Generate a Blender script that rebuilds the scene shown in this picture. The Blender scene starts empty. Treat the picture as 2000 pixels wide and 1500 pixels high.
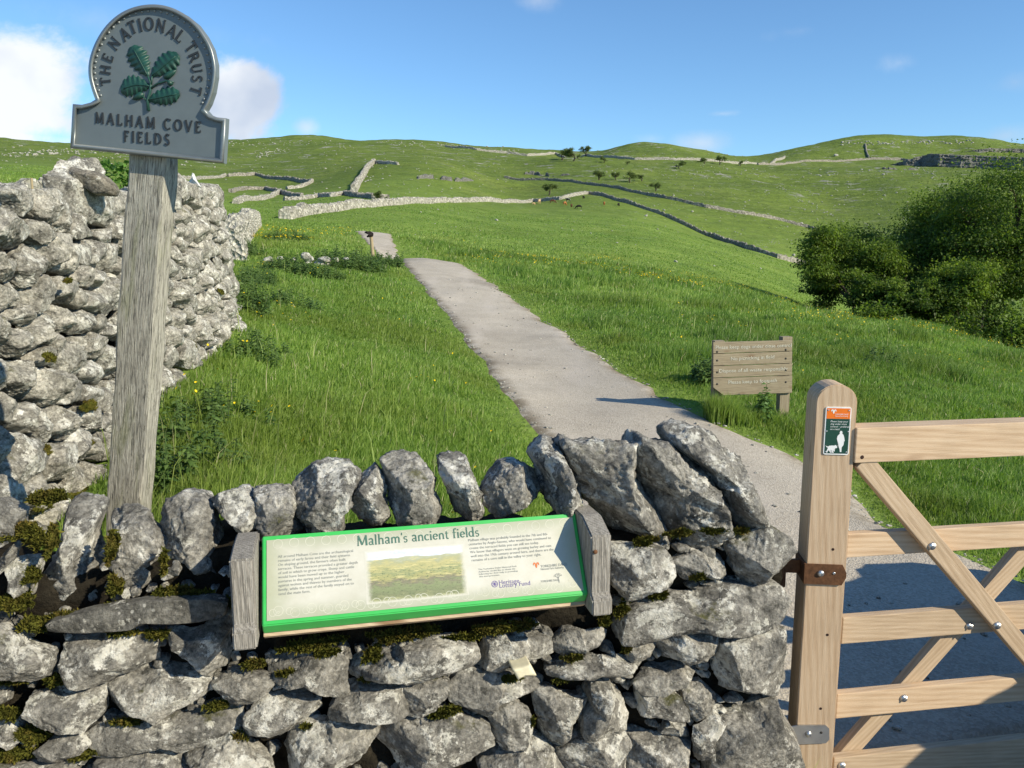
import bpy, bmesh, math, random
import numpy as np
from mathutils import Vector, Matrix, Quaternion

# ------------------------------------------------------------------ camera, sky, sun, exposure
SC = bpy.context.scene
COL = SC.collection
EYE = 1.75
PITCH = math.radians(9.0)
LENS = 28.0
FPX = 2000 * LENS / 36.0
cam_d = bpy.data.cameras.new("camera"); cam = bpy.data.objects.new("camera", cam_d); COL.objects.link(cam)
cam_d.lens = LENS; cam_d.sensor_width = 36.0; cam_d.clip_start = 0.05; cam_d.clip_end = 6000
cam.location = (0, 0, EYE); cam.rotation_euler = (math.radians(90) - PITCH, 0, 0)
SC.camera = cam
SC.view_settings.view_transform = 'Standard'; SC.view_settings.look = 'None'
SC.view_settings.exposure = 0.42; SC.view_settings.gamma = 1.0
SC.render.resolution_x = 1024; SC.render.resolution_y = 768
SC.cycles.max_bounces = 8; SC.cycles.transparent_max_bounces = 8

SUN_EL = math.radians(29.0)
SUN_AZ = (0.85, -0.52)                      # horizontal direction towards the sun (right and behind)
_l = math.hypot(*SUN_AZ); SUN_AZ = (SUN_AZ[0] / _l, SUN_AZ[1] / _l)
SUN_DIR = Vector((SUN_AZ[0] * math.cos(SUN_EL), SUN_AZ[1] * math.cos(SUN_EL), math.sin(SUN_EL)))
sun_d = bpy.data.lights.new("sun", 'SUN'); sun_d.energy = 5.0; sun_d.angle = math.radians(0.5); sun_d.color = (1.0, 0.90, 0.70)
sun = bpy.data.objects.new("sun", sun_d); COL.objects.link(sun)
sun.rotation_euler = SUN_DIR.to_track_quat('Z', 'Y').to_euler(); sun.location = (10, -6, 12)

def pray(px, py):
    """direction through photo pixel (px, py), scaled so that its y component is 1"""
    u = (px - 1000) / FPX; v = (750 - py) / FPX
    y = math.cos(PITCH) + v * math.sin(PITCH)
    return Vector((u / y, 1.0, (v * math.cos(PITCH) - math.sin(PITCH)) / y))
def atd(px, py, d):
    return Vector((0, 0, EYE)) + pray(px, py) * d
def onplane(px, py, P, n):
    r = pray(px, py); o = Vector((0, 0, EYE))
    return o + r * ((Vector(P) - o).dot(n) / r.dot(n))

# ------------------------------------------------------------------ node helper
class NT:
    def __init__(s, nt): s.nt = nt; s.N = nt.nodes; s.L = nt.links
    def n(s, t, **kw):
        x = s.N.new(t)
        for k, v in kw.items(): setattr(x, k, v)
        return x
    def put(s, sock, v):
        if v is None: return
        if hasattr(v, 'is_output') or isinstance(v, bpy.types.NodeSocket): s.L.new(v, sock)
        elif isinstance(v, (tuple, list)) and sock.type == 'RGBA' and len(v) == 3: sock.default_value = (*v, 1)
        else: sock.default_value = v
    def noise(s, vec, scale=5, detail=4, rough=.55, dist=0, col=False):
        x = s.n('ShaderNodeTexNoise'); s.put(x.inputs['Vector'], vec)
        for k, v in (('Scale', scale), ('Detail', detail), ('Roughness', rough), ('Distortion', dist)): s.put(x.inputs[k], v)
        return x.outputs['Color' if col else 'Fac']
    def voro(s, vec, scale=5, feature='F1', out='Distance', rnd=1.0):
        x = s.n('ShaderNodeTexVoronoi', feature=feature); s.put(x.inputs['Vector'], vec); s.put(x.inputs['Scale'], scale)
        x.inputs['Randomness'].default_value = rnd
        return x.outputs[out]
    def ramp(s, fac, stops, interp='LINEAR'):
        x = s.n('ShaderNodeValToRGB'); x.color_ramp.interpolation = interp; e = x.color_ramp.elements
        while len(e) < len(stops): e.new(.5)
        for i, (p, c) in enumerate(stops):
            e[i].position = p; e[i].color = (c, c, c, 1) if isinstance(c, (int, float)) else (*c, 1)
        s.put(x.inputs['Fac'], fac); return x.outputs['Color']
    def mix(s, fac, a, b, blend='MIX'):
        x = s.n('ShaderNodeMix', data_type='RGBA', blend_type=blend)
        s.put(x.inputs[0], fac); s.put(x.inputs[6], a); s.put(x.inputs[7], b); return x.outputs[2]
    def math(s, op, a, b=None, clamp=False):
        x = s.n('ShaderNodeMath', operation=op, use_clamp=clamp); s.put(x.inputs[0], a); s.put(x.inputs[1], b); return x.outputs[0]
    def vmath(s, op, a, b=None, out=0):
        x = s.n('ShaderNodeVectorMath', operation=op); s.put(x.inputs[0], a); s.put(x.inputs[1], b); return x.outputs[out]
    def vscale(s, a, k):
        x = s.n('ShaderNodeVectorMath', operation='SCALE'); s.put(x.inputs[0], a); s.put(x.inputs['Scale'], k); return x.outputs[0]
    def maprange(s, v, a, b, c=0, d=1, smooth=True):
        x = s.n('ShaderNodeMapRange', interpolation_type='SMOOTHSTEP' if smooth else 'LINEAR')
        for i, q in enumerate((v, a, b, c, d)): s.put(x.inputs[i], q)
        return x.outputs[0]
    def bump(s, h, strength=.3, dist=.01, normal=None):
        x = s.n('ShaderNodeBump'); s.put(x.inputs['Height'], h); x.inputs['Strength'].default_value = strength
        x.inputs['Distance'].default_value = dist; s.put(x.inputs['Normal'], normal); return x.outputs[0]
    def attr(s, name, out='Fac'):
        return s.n('ShaderNodeAttribute', attribute_name=name).outputs[out]
    def pos(s): return s.n('ShaderNodeNewGeometry').outputs['Position']
    def nrm(s): return s.n('ShaderNodeNewGeometry').outputs['Normal']
    def obj(s): return s.n('ShaderNodeTexCoord').outputs['Object']
    def rnd(s): return s.n('ShaderNodeObjectInfo').outputs['Random']
    def sep(s, v): return s.n_link('ShaderNodeSeparateXYZ', v)
    def n_link(s, t, v):
        x = s.n(t); s.put(x.inputs[0], v); return x.outputs
    def comb(s, x_, y_, z_):
        x = s.n('ShaderNodeCombineXYZ'); s.put(x.inputs[0], x_); s.put(x.inputs[1], y_); s.put(x.inputs[2], z_); return x.outputs[0]

def newmat(name, rough=.9, spec=.3):
    m = bpy.data.materials.new(name); m.use_nodes = True
    t = NT(m.node_tree); b = t.N['Principled BSDF']; b.inputs['Roughness'].default_value = rough
    b.inputs['Specular IOR Level'].default_value = spec
    return m, t, b
def flat(name, c, rough=.6, metal=0, spec=.4, var=.12, bump=0.0, scale=30):
    m, t, b = newmat(name, rough, spec); b.inputs['Metallic'].default_value = metal
    f = t.noise(t.pos(), scale, 5, .6)
    lo = tuple(x * (1 - var) for x in c); hi = tuple(min(1, x * (1 + var)) for x in c)
    t.put(b.inputs['Base Color'], t.ramp(f, [(.3, lo), (.7, hi)]))
    if bump: t.put(b.inputs['Normal'], t.bump(f, bump, .003))
    return m

# ------------------------------------------------------------------ world: clear Nishita sky with a few soft clouds
W = bpy.data.worlds.new("World"); SC.world = W; W.use_nodes = True
wt = NT(W.node_tree); bg = wt.N['Background']
sky = wt.n('ShaderNodeTexSky', sky_type='NISHITA', sun_disc=False)
sky.sun_elevation = SUN_EL; sky.sun_rotation = math.atan2(SUN_AZ[0], SUN_AZ[1]); sky.altitude = 200
sky.air_density = 1.0; sky.dust_density = 0.0; sky.ozone_density = 3.0
SKY_STRENGTH = 0.115
bg.inputs['Strength'].default_value = SKY_STRENGTH
gen = wt.n('ShaderNodeTexCoord').outputs['Generated']
def cloud(blobs, warp, seed):
    nz = wt.noise(wt.vmath('ADD', gen, (seed, seed * .7, 0)), 9, 9, .62, .3)
    tot = None
    for (px, py, rx, ry, k) in blobs:
        c = pray(px, py).normalized(); r = FPX * 1.03
        q = wt.vmath('MULTIPLY', wt.vmath('SUBTRACT', gen, tuple(c)), (r / rx, r / rx, r / ry))
        d = wt.vmath('LENGTH', q, out='Value')
        m = wt.math('MULTIPLY', wt.math('SUBTRACT', 1.0, d), k)
        tot = m if tot is None else wt.math('MAXIMUM', tot, m)
    return wt.math('ADD', tot, wt.math('MULTIPLY', wt.math('SUBTRACT', nz, .5), warp))
c1 = cloud([(45, 180, 145, 112, 1.3), (-120, 200, 200, 140, 1.3), (110, 235, 80, 50, .9), (468, 200, 92, 86, 1.3), (400, 250, 150, 40, .8), (-20, 265, 260, 30, .8)], 2.1, 3.1)
m1 = wt.maprange(c1, .05, .55)
c2 = cloud([(1370, 280, 75, 30, .7), (597, 248, 28, 20, .7), (1960, 265, 70, 26, .5), (1760, 122, 60, 22, .28), (1985, 160, 50, 30, .42), (1565, 60, 60, 16, .25), (1050, 0, 60, 22, .35), (1270, 272, 40, 14, .3), (1410, 222, 30, 6, .3), (330, 60, 200, 30, .3)], 1.0, 7.7)
m2 = wt.math('MULTIPLY', wt.maprange(c2, .0, .75), .55)
mk = wt.math('MAXIMUM', m1, m2)
lum = wt.noise(wt.vmath('ADD', gen, (1.7, .2, 5)), 9, 4, .5)
ccol = wt.ramp(lum, [(.32, (3.9, 4.35, 5.2)), (.62, (6.6, 6.7, 6.8))])
tint = wt.mix(1.0, sky.outputs[0], (0.77, 1.0, 1.15), 'MULTIPLY')
wt.put(bg.inputs['Color'], wt.mix(wt.math('MULTIPLY', mk, .93), tint, ccol))

# ------------------------------------------------------------------ geometry helpers
def np_mesh(name, V, quads=None, tris=None, smooth=True, attrs=None):
    V = np.asarray(V, np.float32).reshape(-1, 3)
    me = bpy.data.meshes.new(name)
    q = np.asarray(quads if quads is not None else [], np.int32).reshape(-1, 4)
    t = np.asarray(tris if tris is not None else [], np.int32).reshape(-1, 3)
    me.vertices.add(len(V)); me.vertices.foreach_set('co', V.ravel())
    nl = q.size + t.size
    me.loops.add(nl); me.loops.foreach_set('vertex_index', np.concatenate([q.ravel(), t.ravel()]).astype(np.int32))
    me.polygons.add(len(q) + len(t))
    ls = np.concatenate([np.arange(len(q)) * 4, q.size + np.arange(len(t)) * 3]).astype(np.int32)
    me.polygons.foreach_set('loop_start', ls)
    me.polygons.foreach_set('use_smooth', np.full(len(ls), smooth, bool))
    if attrs:
        for k, a in attrs.items():
            at = me.attributes.new(k, 'FLOAT', 'POINT'); at.data.foreach_set('value', np.asarray(a, np.float32).ravel())
    me.update(calc_edges=True)
    return me
def link(name, me, mats=None, parent=None, loc=None):
    """link mesh `me` as one object; vertices are local to loc (world) when loc given"""
    o = bpy.data.objects.new(name, me); COL.objects.link(o)
    if mats is not None:
        for m in (mats if isinstance(mats, (list, tuple)) else [mats]): me.materials.append(m)
    if loc is not None: o.location = loc
    if parent is not None: attach(o, parent)
    return o
def world_loc(o):
    l = Vector(o.location)
    p = o.parent
    while p is not None: l = l + p.location; p = p.parent
    return l
def attach(o, parent):
    """parents are only ever translated when this is used: keep o where it stands in the world"""
    o.parent = parent; o.location = Vector(o.location) - world_loc(parent)
def empty(name, loc=(0, 0, 0)):
    o = bpy.data.objects.new(name, None); COL.objects.link(o); o.location = loc; o.empty_display_size = .1; return o
def tag(o, label=None, cat=None, group=None, kind=None):
    for k, v in (('label', label), ('category', cat), ('group', group), ('kind', kind)):
        if v: o[k] = v
    return o
def copy_tree(o, parent=None):
    c = o.copy(); COL.objects.link(c)
    if parent is not None: c.parent = parent
    for ch in list(o.children): copy_tree(ch, c)
    return c

class MB:
    """collects vertices and faces of one mesh"""
    def __init__(s): s.v = []; s.f = []; s.mi = []; s.cur = 0
    def add(s, V, F):
        b = len(s.v); s.v.extend([tuple(p) for p in V])
        for f in F: s.f.append(tuple(i + b for i in f)); s.mi.append(s.cur)
    def box(s, O, X, Y, Z, bev=0.0):
        """box with corner O and edge vectors X, Y, Z (slightly bevelled through chamfered corners)"""
        O, X, Y, Z = Vector(O), Vector(X), Vector(Y), Vector(Z)
        if bev <= 0:
            V = [O + X * i + Y * j + Z * k for k in (0, 1) for j in (0, 1) for i in (0, 1)]
            F = [(0, 2, 3, 1), (4, 5, 7, 6), (0, 1, 5, 4), (2, 6, 7, 3), (0, 4, 6, 2), (1, 3, 7, 5)]
            if X.cross(Y).dot(Z) < 0: F = [f[::-1] for f in F]
            s.add(V, F); return
        bm = bmesh.new(); r = bmesh.ops.create_cube(bm, size=1.0)
        M = Matrix(((X.x, Y.x, Z.x), (X.y, Y.y, Z.y), (X.z, Y.z, Z.z)))
        C = O + (X + Y + Z) / 2
        for v in bm.verts: v.co = M @ v.co + C
        if M.determinant() < 0: bmesh.ops.reverse_faces(bm, faces=bm.faces)
        bmesh.ops.bevel(bm, geom=bm.edges[:], offset=bev, segments=2, affect='EDGES', profile=.6)
        bm.verts.index_update()
        s.add([v.co for v in bm.verts], [[v.index for v in f.verts] for f in bm.faces]); bm.free()
    def tube(s, pts, rad, n=8, cap=True):
        pts = [Vector(p) for p in pts]; rad = rad if isinstance(rad, (list, tuple)) else [rad] * len(pts)
        V = []; up = None
        for i, p in enumerate(pts):
            t = (pts[min(i + 1, len(pts) - 1)] - pts[max(i - 1, 0)]).normalized()
            if up is None:
                up = Vector((0, 0, 1)) if abs(t.z) < .9 else Vector((1, 0, 0))
            a = t.cross(up).normalized(); b = a.cross(t).normalized(); up = b
            for k in range(n):
                q = 2 * math.pi * k / n; V.append(p + (a * math.cos(q) + b * math.sin(q)) * rad[i])
        F = []
        for i in range(len(pts) - 1):
            for k in range(n):
                k2 = (k + 1) % n; F.append((i * n + k, (i + 1) * n + k, (i + 1) * n + k2, i * n + k2))
        if cap: F.append(tuple(range(n))); F.append(tuple(reversed([(len(pts) - 1) * n + k for k in range(n)])))
        s.add(V, F)
    def prism(s, poly, Zv):
        """extrude a planar polygon (list of points) along Zv; first face is the base"""
        n = len(poly); V = [Vector(p) for p in poly] + [Vector(p) + Vector(Zv) for p in poly]
        F = [tuple(reversed(range(n))), tuple(range(n, 2 * n))] + [(i, (i + 1) % n, n + (i + 1) % n, n + i) for i in range(n)]
        nn = Vector((0, 0, 0))
        for i in range(n): nn += V[i].cross(V[(i + 1) % n])
        if nn.dot(Vector(Zv)) < 0: F = [f[::-1] for f in F]
        s.add(V, F)
    def dome(s, C, N, r, h=None, n=12):
        C = Vector(C); N = Vector(N).normalized(); h = h or r * .5
        a = N.orthogonal().normalized(); b = N.cross(a); V = []; rings = 4
        for j in range(rings):
            q = j / rings * math.pi / 2
            for k in range(n):
                w = 2 * math.pi * k / n
                V.append(C + (a * math.cos(w) + b * math.sin(w)) * r * math.cos(q) + N * h * math.sin(q))
        V.append(C + N * h); F = []
        for j in range(rings - 1):
            for k in range(n): F.append((j * n + k, j * n + (k + 1) % n, (j + 1) * n + (k + 1) % n, (j + 1) * n + k))
        for k in range(n): F.append(((rings - 1) * n + k, (rings - 1) * n + (k + 1) % n, rings * n))
        s.add(V, F)
    def build(s, name, mats, parent=None, loc=None, smooth=False):
        me = bpy.data.meshes.new(name)
        L = Vector(loc) if loc is not None else (world_loc(parent) if parent is not None else Vector((0, 0, 0)))
        me.from_pydata([tuple(Vector(p) - L) for p in s.v], [], s.f)
        if any(s.mi): me.polygons.foreach_set('material_index', s.mi)
        me.polygons.foreach_set('use_smooth', [smooth] * len(me.polygons)); me.update()
        return link(name, me, mats, parent, L)

# ------------------------------------------------------------------ numpy noise
def _hash(ix, iy, iz, seed):
    h = (ix.astype(np.uint32) * np.uint32(374761393) + iy.astype(np.uint32) * np.uint32(668265263)
         + iz.astype(np.uint32) * np.uint32(2147483647) + np.uint32((seed * 974634777 + 12345) & 0xffffffff))
    h = (h ^ (h >> np.uint32(13))) * np.uint32(1274126177)
    h = h ^ (h >> np.uint32(16))
    return (h & np.uint32(0xffffff)).astype(np.float64) / float(0xffffff) * 2 - 1
def vnoise(P, seed=0):
    P = np.asarray(P, float); I = np.floor(P).astype(np.int64); f = P - I; f = f * f * f * (f * (f * 6 - 15) + 10)
    r = 0
    for dx in (0, 1):
        for dy in (0, 1):
            for dz in (0, 1):
                w = (f[:, 0] if dx else 1 - f[:, 0]) * (f[:, 1] if dy else 1 - f[:, 1]) * (f[:, 2] if dz else 1 - f[:, 2])
                r = r + w * _hash(I[:, 0] + dx, I[:, 1] + dy, I[:, 2] + dz, seed)
    return r
def fbm(P, oct=4, seed=0, gain=.5):
    a = 1.0; r = 0; t = 0
    for i in range(oct):
        r = r + a * vnoise(P * 2 ** i, seed + i * 17); t += a; a *= gain
    return r / t
def noise2(x, y, s, seed=0, oct=3):
    return fbm(np.stack([np.ravel(x) / s, np.ravel(y) / s, np.zeros(np.size(x)) + seed * 3.3], 1), oct, seed).reshape(np.shape(x))
# ------------------------------------------------------------------ terrain: one height field fitted through surveyed points
CTRL_Z = [  # (photo column, distance, height) near the lane, the path and the left wall
 (1600, 2.0, 0.0), (1600, 2.6, .02), (1900, 2.6, 0.0), (2300, 2.6, 0.0), (1600, 3.4, .07), (1400, 3.4, .10), (1900, 3.4, .06), (1200, 4.5, .17), (1500, 4.5, .15), (1900, 4.5, .10),
 (1250, 6.3, .25), (1140, 8.6, .33), (1040, 11.1, .45), (975, 14, .66), (905, 17.6, 1.02), (834, 26.5, 1.72),
 (600, 3.0, .58), (600, 4.5, .62), (900, 3.0, .42), (900, 4.5, .40), (800, 7, .56), (800, 11, .66), (700, 14, .92),
 (0, 2.2, .48), (0, 3.0, .56), (320, 3.0, .60), (320, 5.2, .86), (460, 7.7, 1.07), (560, 7.0, .80), (430, 3.0, .68), (-300, 3.0, .58), (-300, 6, .95), (100, 6, .90), (200, 10, 1.2),
 (0, 12, 1.3), (-400, 12, 1.4), (250, 18, 1.7),
 (1700, 7.3, .12), (1560, 7.3, .20), (1900, 6, .02), (2300, 5, 0.0), (2300, 8, -.2),
]
CTRL_P = {  # photo column: [(distance, photo row)]
 -350: [(40, 352), (80, 335), (140, 325), (220, 312), (350, 298), (500, 282)],
 0:   [(40, 352), (80, 336), (140, 326), (220, 315), (350, 300), (500, 285)],
 250: [(30, 430), (40, 402), (80, 375), (140, 350), (220, 330), (350, 312), (500, 298)],
 500: [(12, 580), (20, 508), (28, 470), (40, 447), (60, 432), (90, 420), (120, 405), (170, 390), (240, 372), (350, 340), (500, 308)],
 620: [(20, 512), (28, 478), (40, 454), (60, 440), (88, 420), (120, 402), (170, 384), (240, 362), (320, 342), (420, 318), (560, 290)],
 750: [(20, 535), (26, 508), (30, 504), (36, 480), (42, 459), (47, 458), (58, 452), (80, 428), (110, 405), (150, 385), (220, 350), (290, 322), (360, 320), (460, 305)],
 880: [(27, 512), (34, 503), (45, 480), (60, 465), (90, 440), (130, 415), (180, 394), (240, 365), (300, 330), (340, 324), (420, 325), (520, 305)],
 1000: [(20, 560), (28, 526), (34, 512), (45, 500), (70, 472), (110, 443), (170, 415), (250, 394), (320, 368), (420, 345), (560, 306)],
 1130: [(20, 575), (28, 540), (36, 522), (50, 506), (80, 475), (120, 448), (180, 418), (250, 383), (330, 362), (420, 340), (560, 308)],
 1250: [(10, 712), (14, 642), (20, 588), (28, 552), (36, 537), (55, 513), (90, 478), (140, 445), (190, 422), (230, 406), (290, 380), (400, 345), (520, 313)],
 1380: [(20, 608), (28, 575), (36, 560), (60, 535), (100, 500), (150, 475), (205, 462), (260, 410), (380, 360), (520, 318)],
 1500: [(8, 782), (12, 695), (18, 634), (25, 603), (32, 592), (45, 580), (65, 562), (100, 535), (150, 505), (172, 497), (210, 470), (270, 427), (360, 380), (520, 333)],
 1620: [(25, 622), (32, 618), (45, 622), (70, 600), (110, 570), (160, 538), (185, 528), (230, 485), (270, 459), (380, 395), (520, 335)],
 1750: [(8, 800), (12, 728), (18, 662), (25, 634), (32, 648), (45, 680), (70, 660), (110, 610), (160, 560), (220, 500), (300, 430), (400, 370), (520, 328)],
 2000: [(8, 852), (12, 762), (18, 706), (22, 690), (30, 712), (45, 742), (70, 710), (110, 640), (160, 580), (220, 510), (320, 430), (430, 360), (560, 322)],
 2400: [(8, 900), (12, 805), (18, 745), (22, 735), (30, 755), (45, 780), (70, 740), (110, 660), (160, 600), (220, 530), (320, 440), (430, 370), (560, 325)],
}
_C = []
for (px, d, z) in CTRL_Z: _C.append(((px - 1000) / FPX, d, (z - EYE) / d))
for px, L in CTRL_P.items():
    for (d, py) in L:
        r = pray(px, py); _C.append((r.x, d, r.z))
SKYLINE = [(-300,272,740),(-100,268,740),(0,270,740),(70,275,740),(140,281,760),(260,284,780),(360,281,790),(440,276,790),(520,273,790),(570,268,780),(610,265,760),(650,270,760),(690,277,760),(730,275,780),(780,274,790),(850,277,790),(900,283,780),(950,288,770),(1000,290,760),(1060,293,760),(1110,295,740),(1165,296,700),(1190,290,660),(1225,284,640),(1260,282,640),(1310,284,640),(1350,290,650),(1390,298,680),(1430,305,720),(1480,308,760),(1520,300,770),(1555,291,770),(1600,284,770),(1640,276,770),(1690,271,770),(1740,271,780),(1800,273,790),(1850,272,790),(1900,271,790),(1940,277,790),(1970,283,790),(2020,285,800),(2100,284,800),(2300,290,820)]
for (px, py, d) in SKYLINE:
    r = pray(px, py); _C.append((r.x, d, r.z)); r = pray(px, py + 9); _C.append((r.x, d * 1.22, r.z))
    if 1165 <= px <= 1400: r = pray(px, 300 + (py - 283) * .4); _C.append((r.x, d * .90, r.z))
    if 1500 <= px <= 2000: r = pray(px, 306 + (py - 283) * .3); _C.append((r.x, d * .90, r.z))
_C = np.array(_C)
def _feat(u, d): return np.stack([np.ravel(u) * 2.6, np.log(np.ravel(d)) * 1.25], 1)
def _phi(r2): return np.where(r2 < 1e-12, 0, .5 * r2 * np.log(np.maximum(r2, 1e-12)))
_X = _feat(_C[:, 0], _C[:, 1]); _n = len(_X)
_r2 = ((_X[:, None] - _X[None]) ** 2).sum(-1)
_A = np.zeros((_n + 3, _n + 3)); _A[:_n, :_n] = _phi(_r2) + np.eye(_n) * 2e-4
_A[:_n, _n] = 1; _A[:_n, _n + 1:] = _X; _A[_n, :_n] = 1; _A[_n + 1:, :_n] = _X.T
_wts = np.linalg.solve(_A, np.concatenate([_C[:, 2], np.zeros(3)]))
NU, NY = 561, 520
US = np.linspace(-1.4, 1.4, NU); LY = np.linspace(math.log(1.3), math.log(1500.0), NY)
UG, YG = np.meshgrid(US, np.exp(LY))
_E = np.zeros(UG.size)
_ff = _feat(np.clip(UG, -.95, .95), np.clip(YG, 2.0, 1000))
for i in range(0, UG.size, 20000):
    ch = _ff[i:i + 20000]; r2 = ((ch[:, None] - _X[None]) ** 2).sum(-1)
    _E[i:i + 20000] = _phi(r2) @ _wts[:_n] + _wts[_n] + ch @ _wts[_n + 1:]
_E = _E.reshape(UG.shape)
ZG = EYE + _E * np.clip(YG, 2.0, 1000); XG = UG * YG
# behind the far skyline the land falls away
ZG = np.where(YG > 1000, ZG - (YG - 1000) * .25, ZG)
_near = np.clip((YG - 3) / 6, 0, 1)
ZG = ZG + _near * .035 * noise2(XG, YG, 1.1, 1, 2) * np.clip(1.3 - YG / 60, .3, 1)
_m = np.clip((YG - 30) / 40, 0, 1); ZG = ZG + _m * .45 * noise2(XG, YG, 14.0, 2, 4)
_m = np.clip((YG - 200) / 150, 0, 1); ZG = ZG + _m * 2.6 * noise2(XG, YG, 38.0, 3, 5)
_m = np.clip((YG - 450) / 150, 0, 1); ZG = ZG + _m * 1.4 * np.abs(noise2(XG, YG, 26.0, 5, 3))

# hollow just beyond the path's crest
ZG = ZG - .62 * np.exp(-((YG - 31.2) / 2.4) ** 2) * np.clip((UG + .20) / .05, 0, 1) * np.clip((.03 - UG) / .06, 0, 1)
# wall / gate line: everything on the camera's side of it is the lane
PSI_W = math.radians(13.0)
WD = Vector((math.cos(PSI_W), math.sin(PSI_W), 0)); WN = Vector((-math.sin(PSI_W), math.cos(PSI_W), 0))   # along the wall, away from the camera
WP0 = atd(1535, 1300, 2.22); WP0.z = 0
_sd = (XG - WP0.x) * WN.x + (YG - WP0.y) * WN.y
ZG = np.where(_sd < .22, np.minimum(ZG, -.06), ZG)

def hgt(x, y):
    x = np.asarray(x, float); y = np.asarray(y, float)
    yy = np.clip(y, 1.31, 1490); u = np.clip(x / yy, -1.399, 1.399)
    fi = (u + 1.4) / 2.8 * (NU - 1); fj = (np.log(yy) - LY[0]) / (LY[-1] - LY[0]) * (NY - 1)
    i = np.clip(fi.astype(int), 0, NU - 2); j = np.clip(fj.astype(int), 0, NY - 2); a = fi - i; b = fj - j
    return (ZG[j, i] * (1 - a) + ZG[j, i + 1] * a) * (1 - b) + (ZG[j + 1, i] * (1 - a) + ZG[j + 1, i + 1] * a) * b
_T = np.exp(np.linspace(math.log(2.3), math.log(1300), 4000))
def hit(px, py, dmin=2.3):
    """where the ray through a photo pixel meets the land (nearest crest if it passes just above it)"""
    r = pray(px, py); t = _T[_T >= dmin]
    dz = EYE + r.z * t - hgt(r.x * t, t)
    k = np.where(dz < 0)[0]
    i = k[0] if len(k) else int(np.argmin(dz / t))
    return Vector((r.x * t[i], t[i], float(hgt(r.x * t[i], t[i]))))
def onland(px, d):
    """point of the land in photo column px at distance d"""
    x = (px - 1000) / FPX * d / 1.012; return Vector((x, d, float(hgt(x, d))))

# --- footpath outline (world)
PL = [(1130, 1010), (1075, 930), (1052, 868), (1000, 800), (960, 740), (922, 690), (882, 630), (832, 570), (805, 538), (783, 510)]
PR = [(1860, 1128), (1735, 1030), (1665, 950), (1560, 892), (1480, 864), (1400, 829), (1300, 778), (1210, 722), (1150, 680), (1088, 640), (1012, 590), (950, 547), (905, 518), (884, 508)]
def resamp(P, n):
    P = np.array([tuple(p) for p in P], float); s = np.concatenate([[0], np.cumsum(np.linalg.norm(np.diff(P[:, :2], axis=0), axis=1))])
    q = np.linspace(0, s[-1], n); return np.stack([np.interp(q, s, P[:, k]) for k in range(P.shape[1])], 1)
_pl = [hit(*p) for p in PL]; _pr = [hit(*p) for p in PR]
_pl = [Vector((WP0.x - .5, WP0.y + .25, 0)), Vector((.75, 3.2, 0))] + _pl[1:] + [onland(776, 29.5), onland(738, 33.4), onland(718, 36.5), onland(700, 41), onland(694, 44)]
_pr = [Vector((3.4, 2.3, 0)), Vector((2.9, 3.6, 0))] + _pr[1:-1] + [onland(884, 27.6), onland(838, 30.3), onland(782, 33.2), onland(776, 35), onland(769, 40), onland(764, 47)]
NP_ = 260
def by_y(P, ys):
    P = sorted([(p[1], p[0]) for p in P]); return np.interp(ys, [p[0] for p in P], [p[1] for p in P])
PYS = np.exp(np.linspace(math.log(2.2), math.log(46), NP_))
PXL = by_y(_pl, PYS); PXR = by_y(_pr, PYS)
for _ in range(2):
    PXL[1:-1] = (PXL[:-2] + 2 * PXL[1:-1] + PXL[2:]) / 4; PXR[1:-1] = (PXR[:-2] + 2 * PXR[1:-1] + PXR[2:]) / 4
_j = noise2(PYS, PYS * 0, .5, 4, 3); PXL += .10 * _j * np.clip(PYS / 12, .4, 1.6); _j = noise2(PYS, PYS * 0 + 9, .45, 6, 3); PXR += .10 * _j * np.clip(PYS / 12, .4, 1.6)
def path_dist(x, y):
    """>0 outside the path (metres to its nearer edge), <0 inside"""
    l = np.interp(y, PYS, PXL); r = np.interp(y, PYS, PXR)
    d = np.maximum(l - x, x - r); return np.where((y < 2.2) | (y > 46), 5.0, d)

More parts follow.
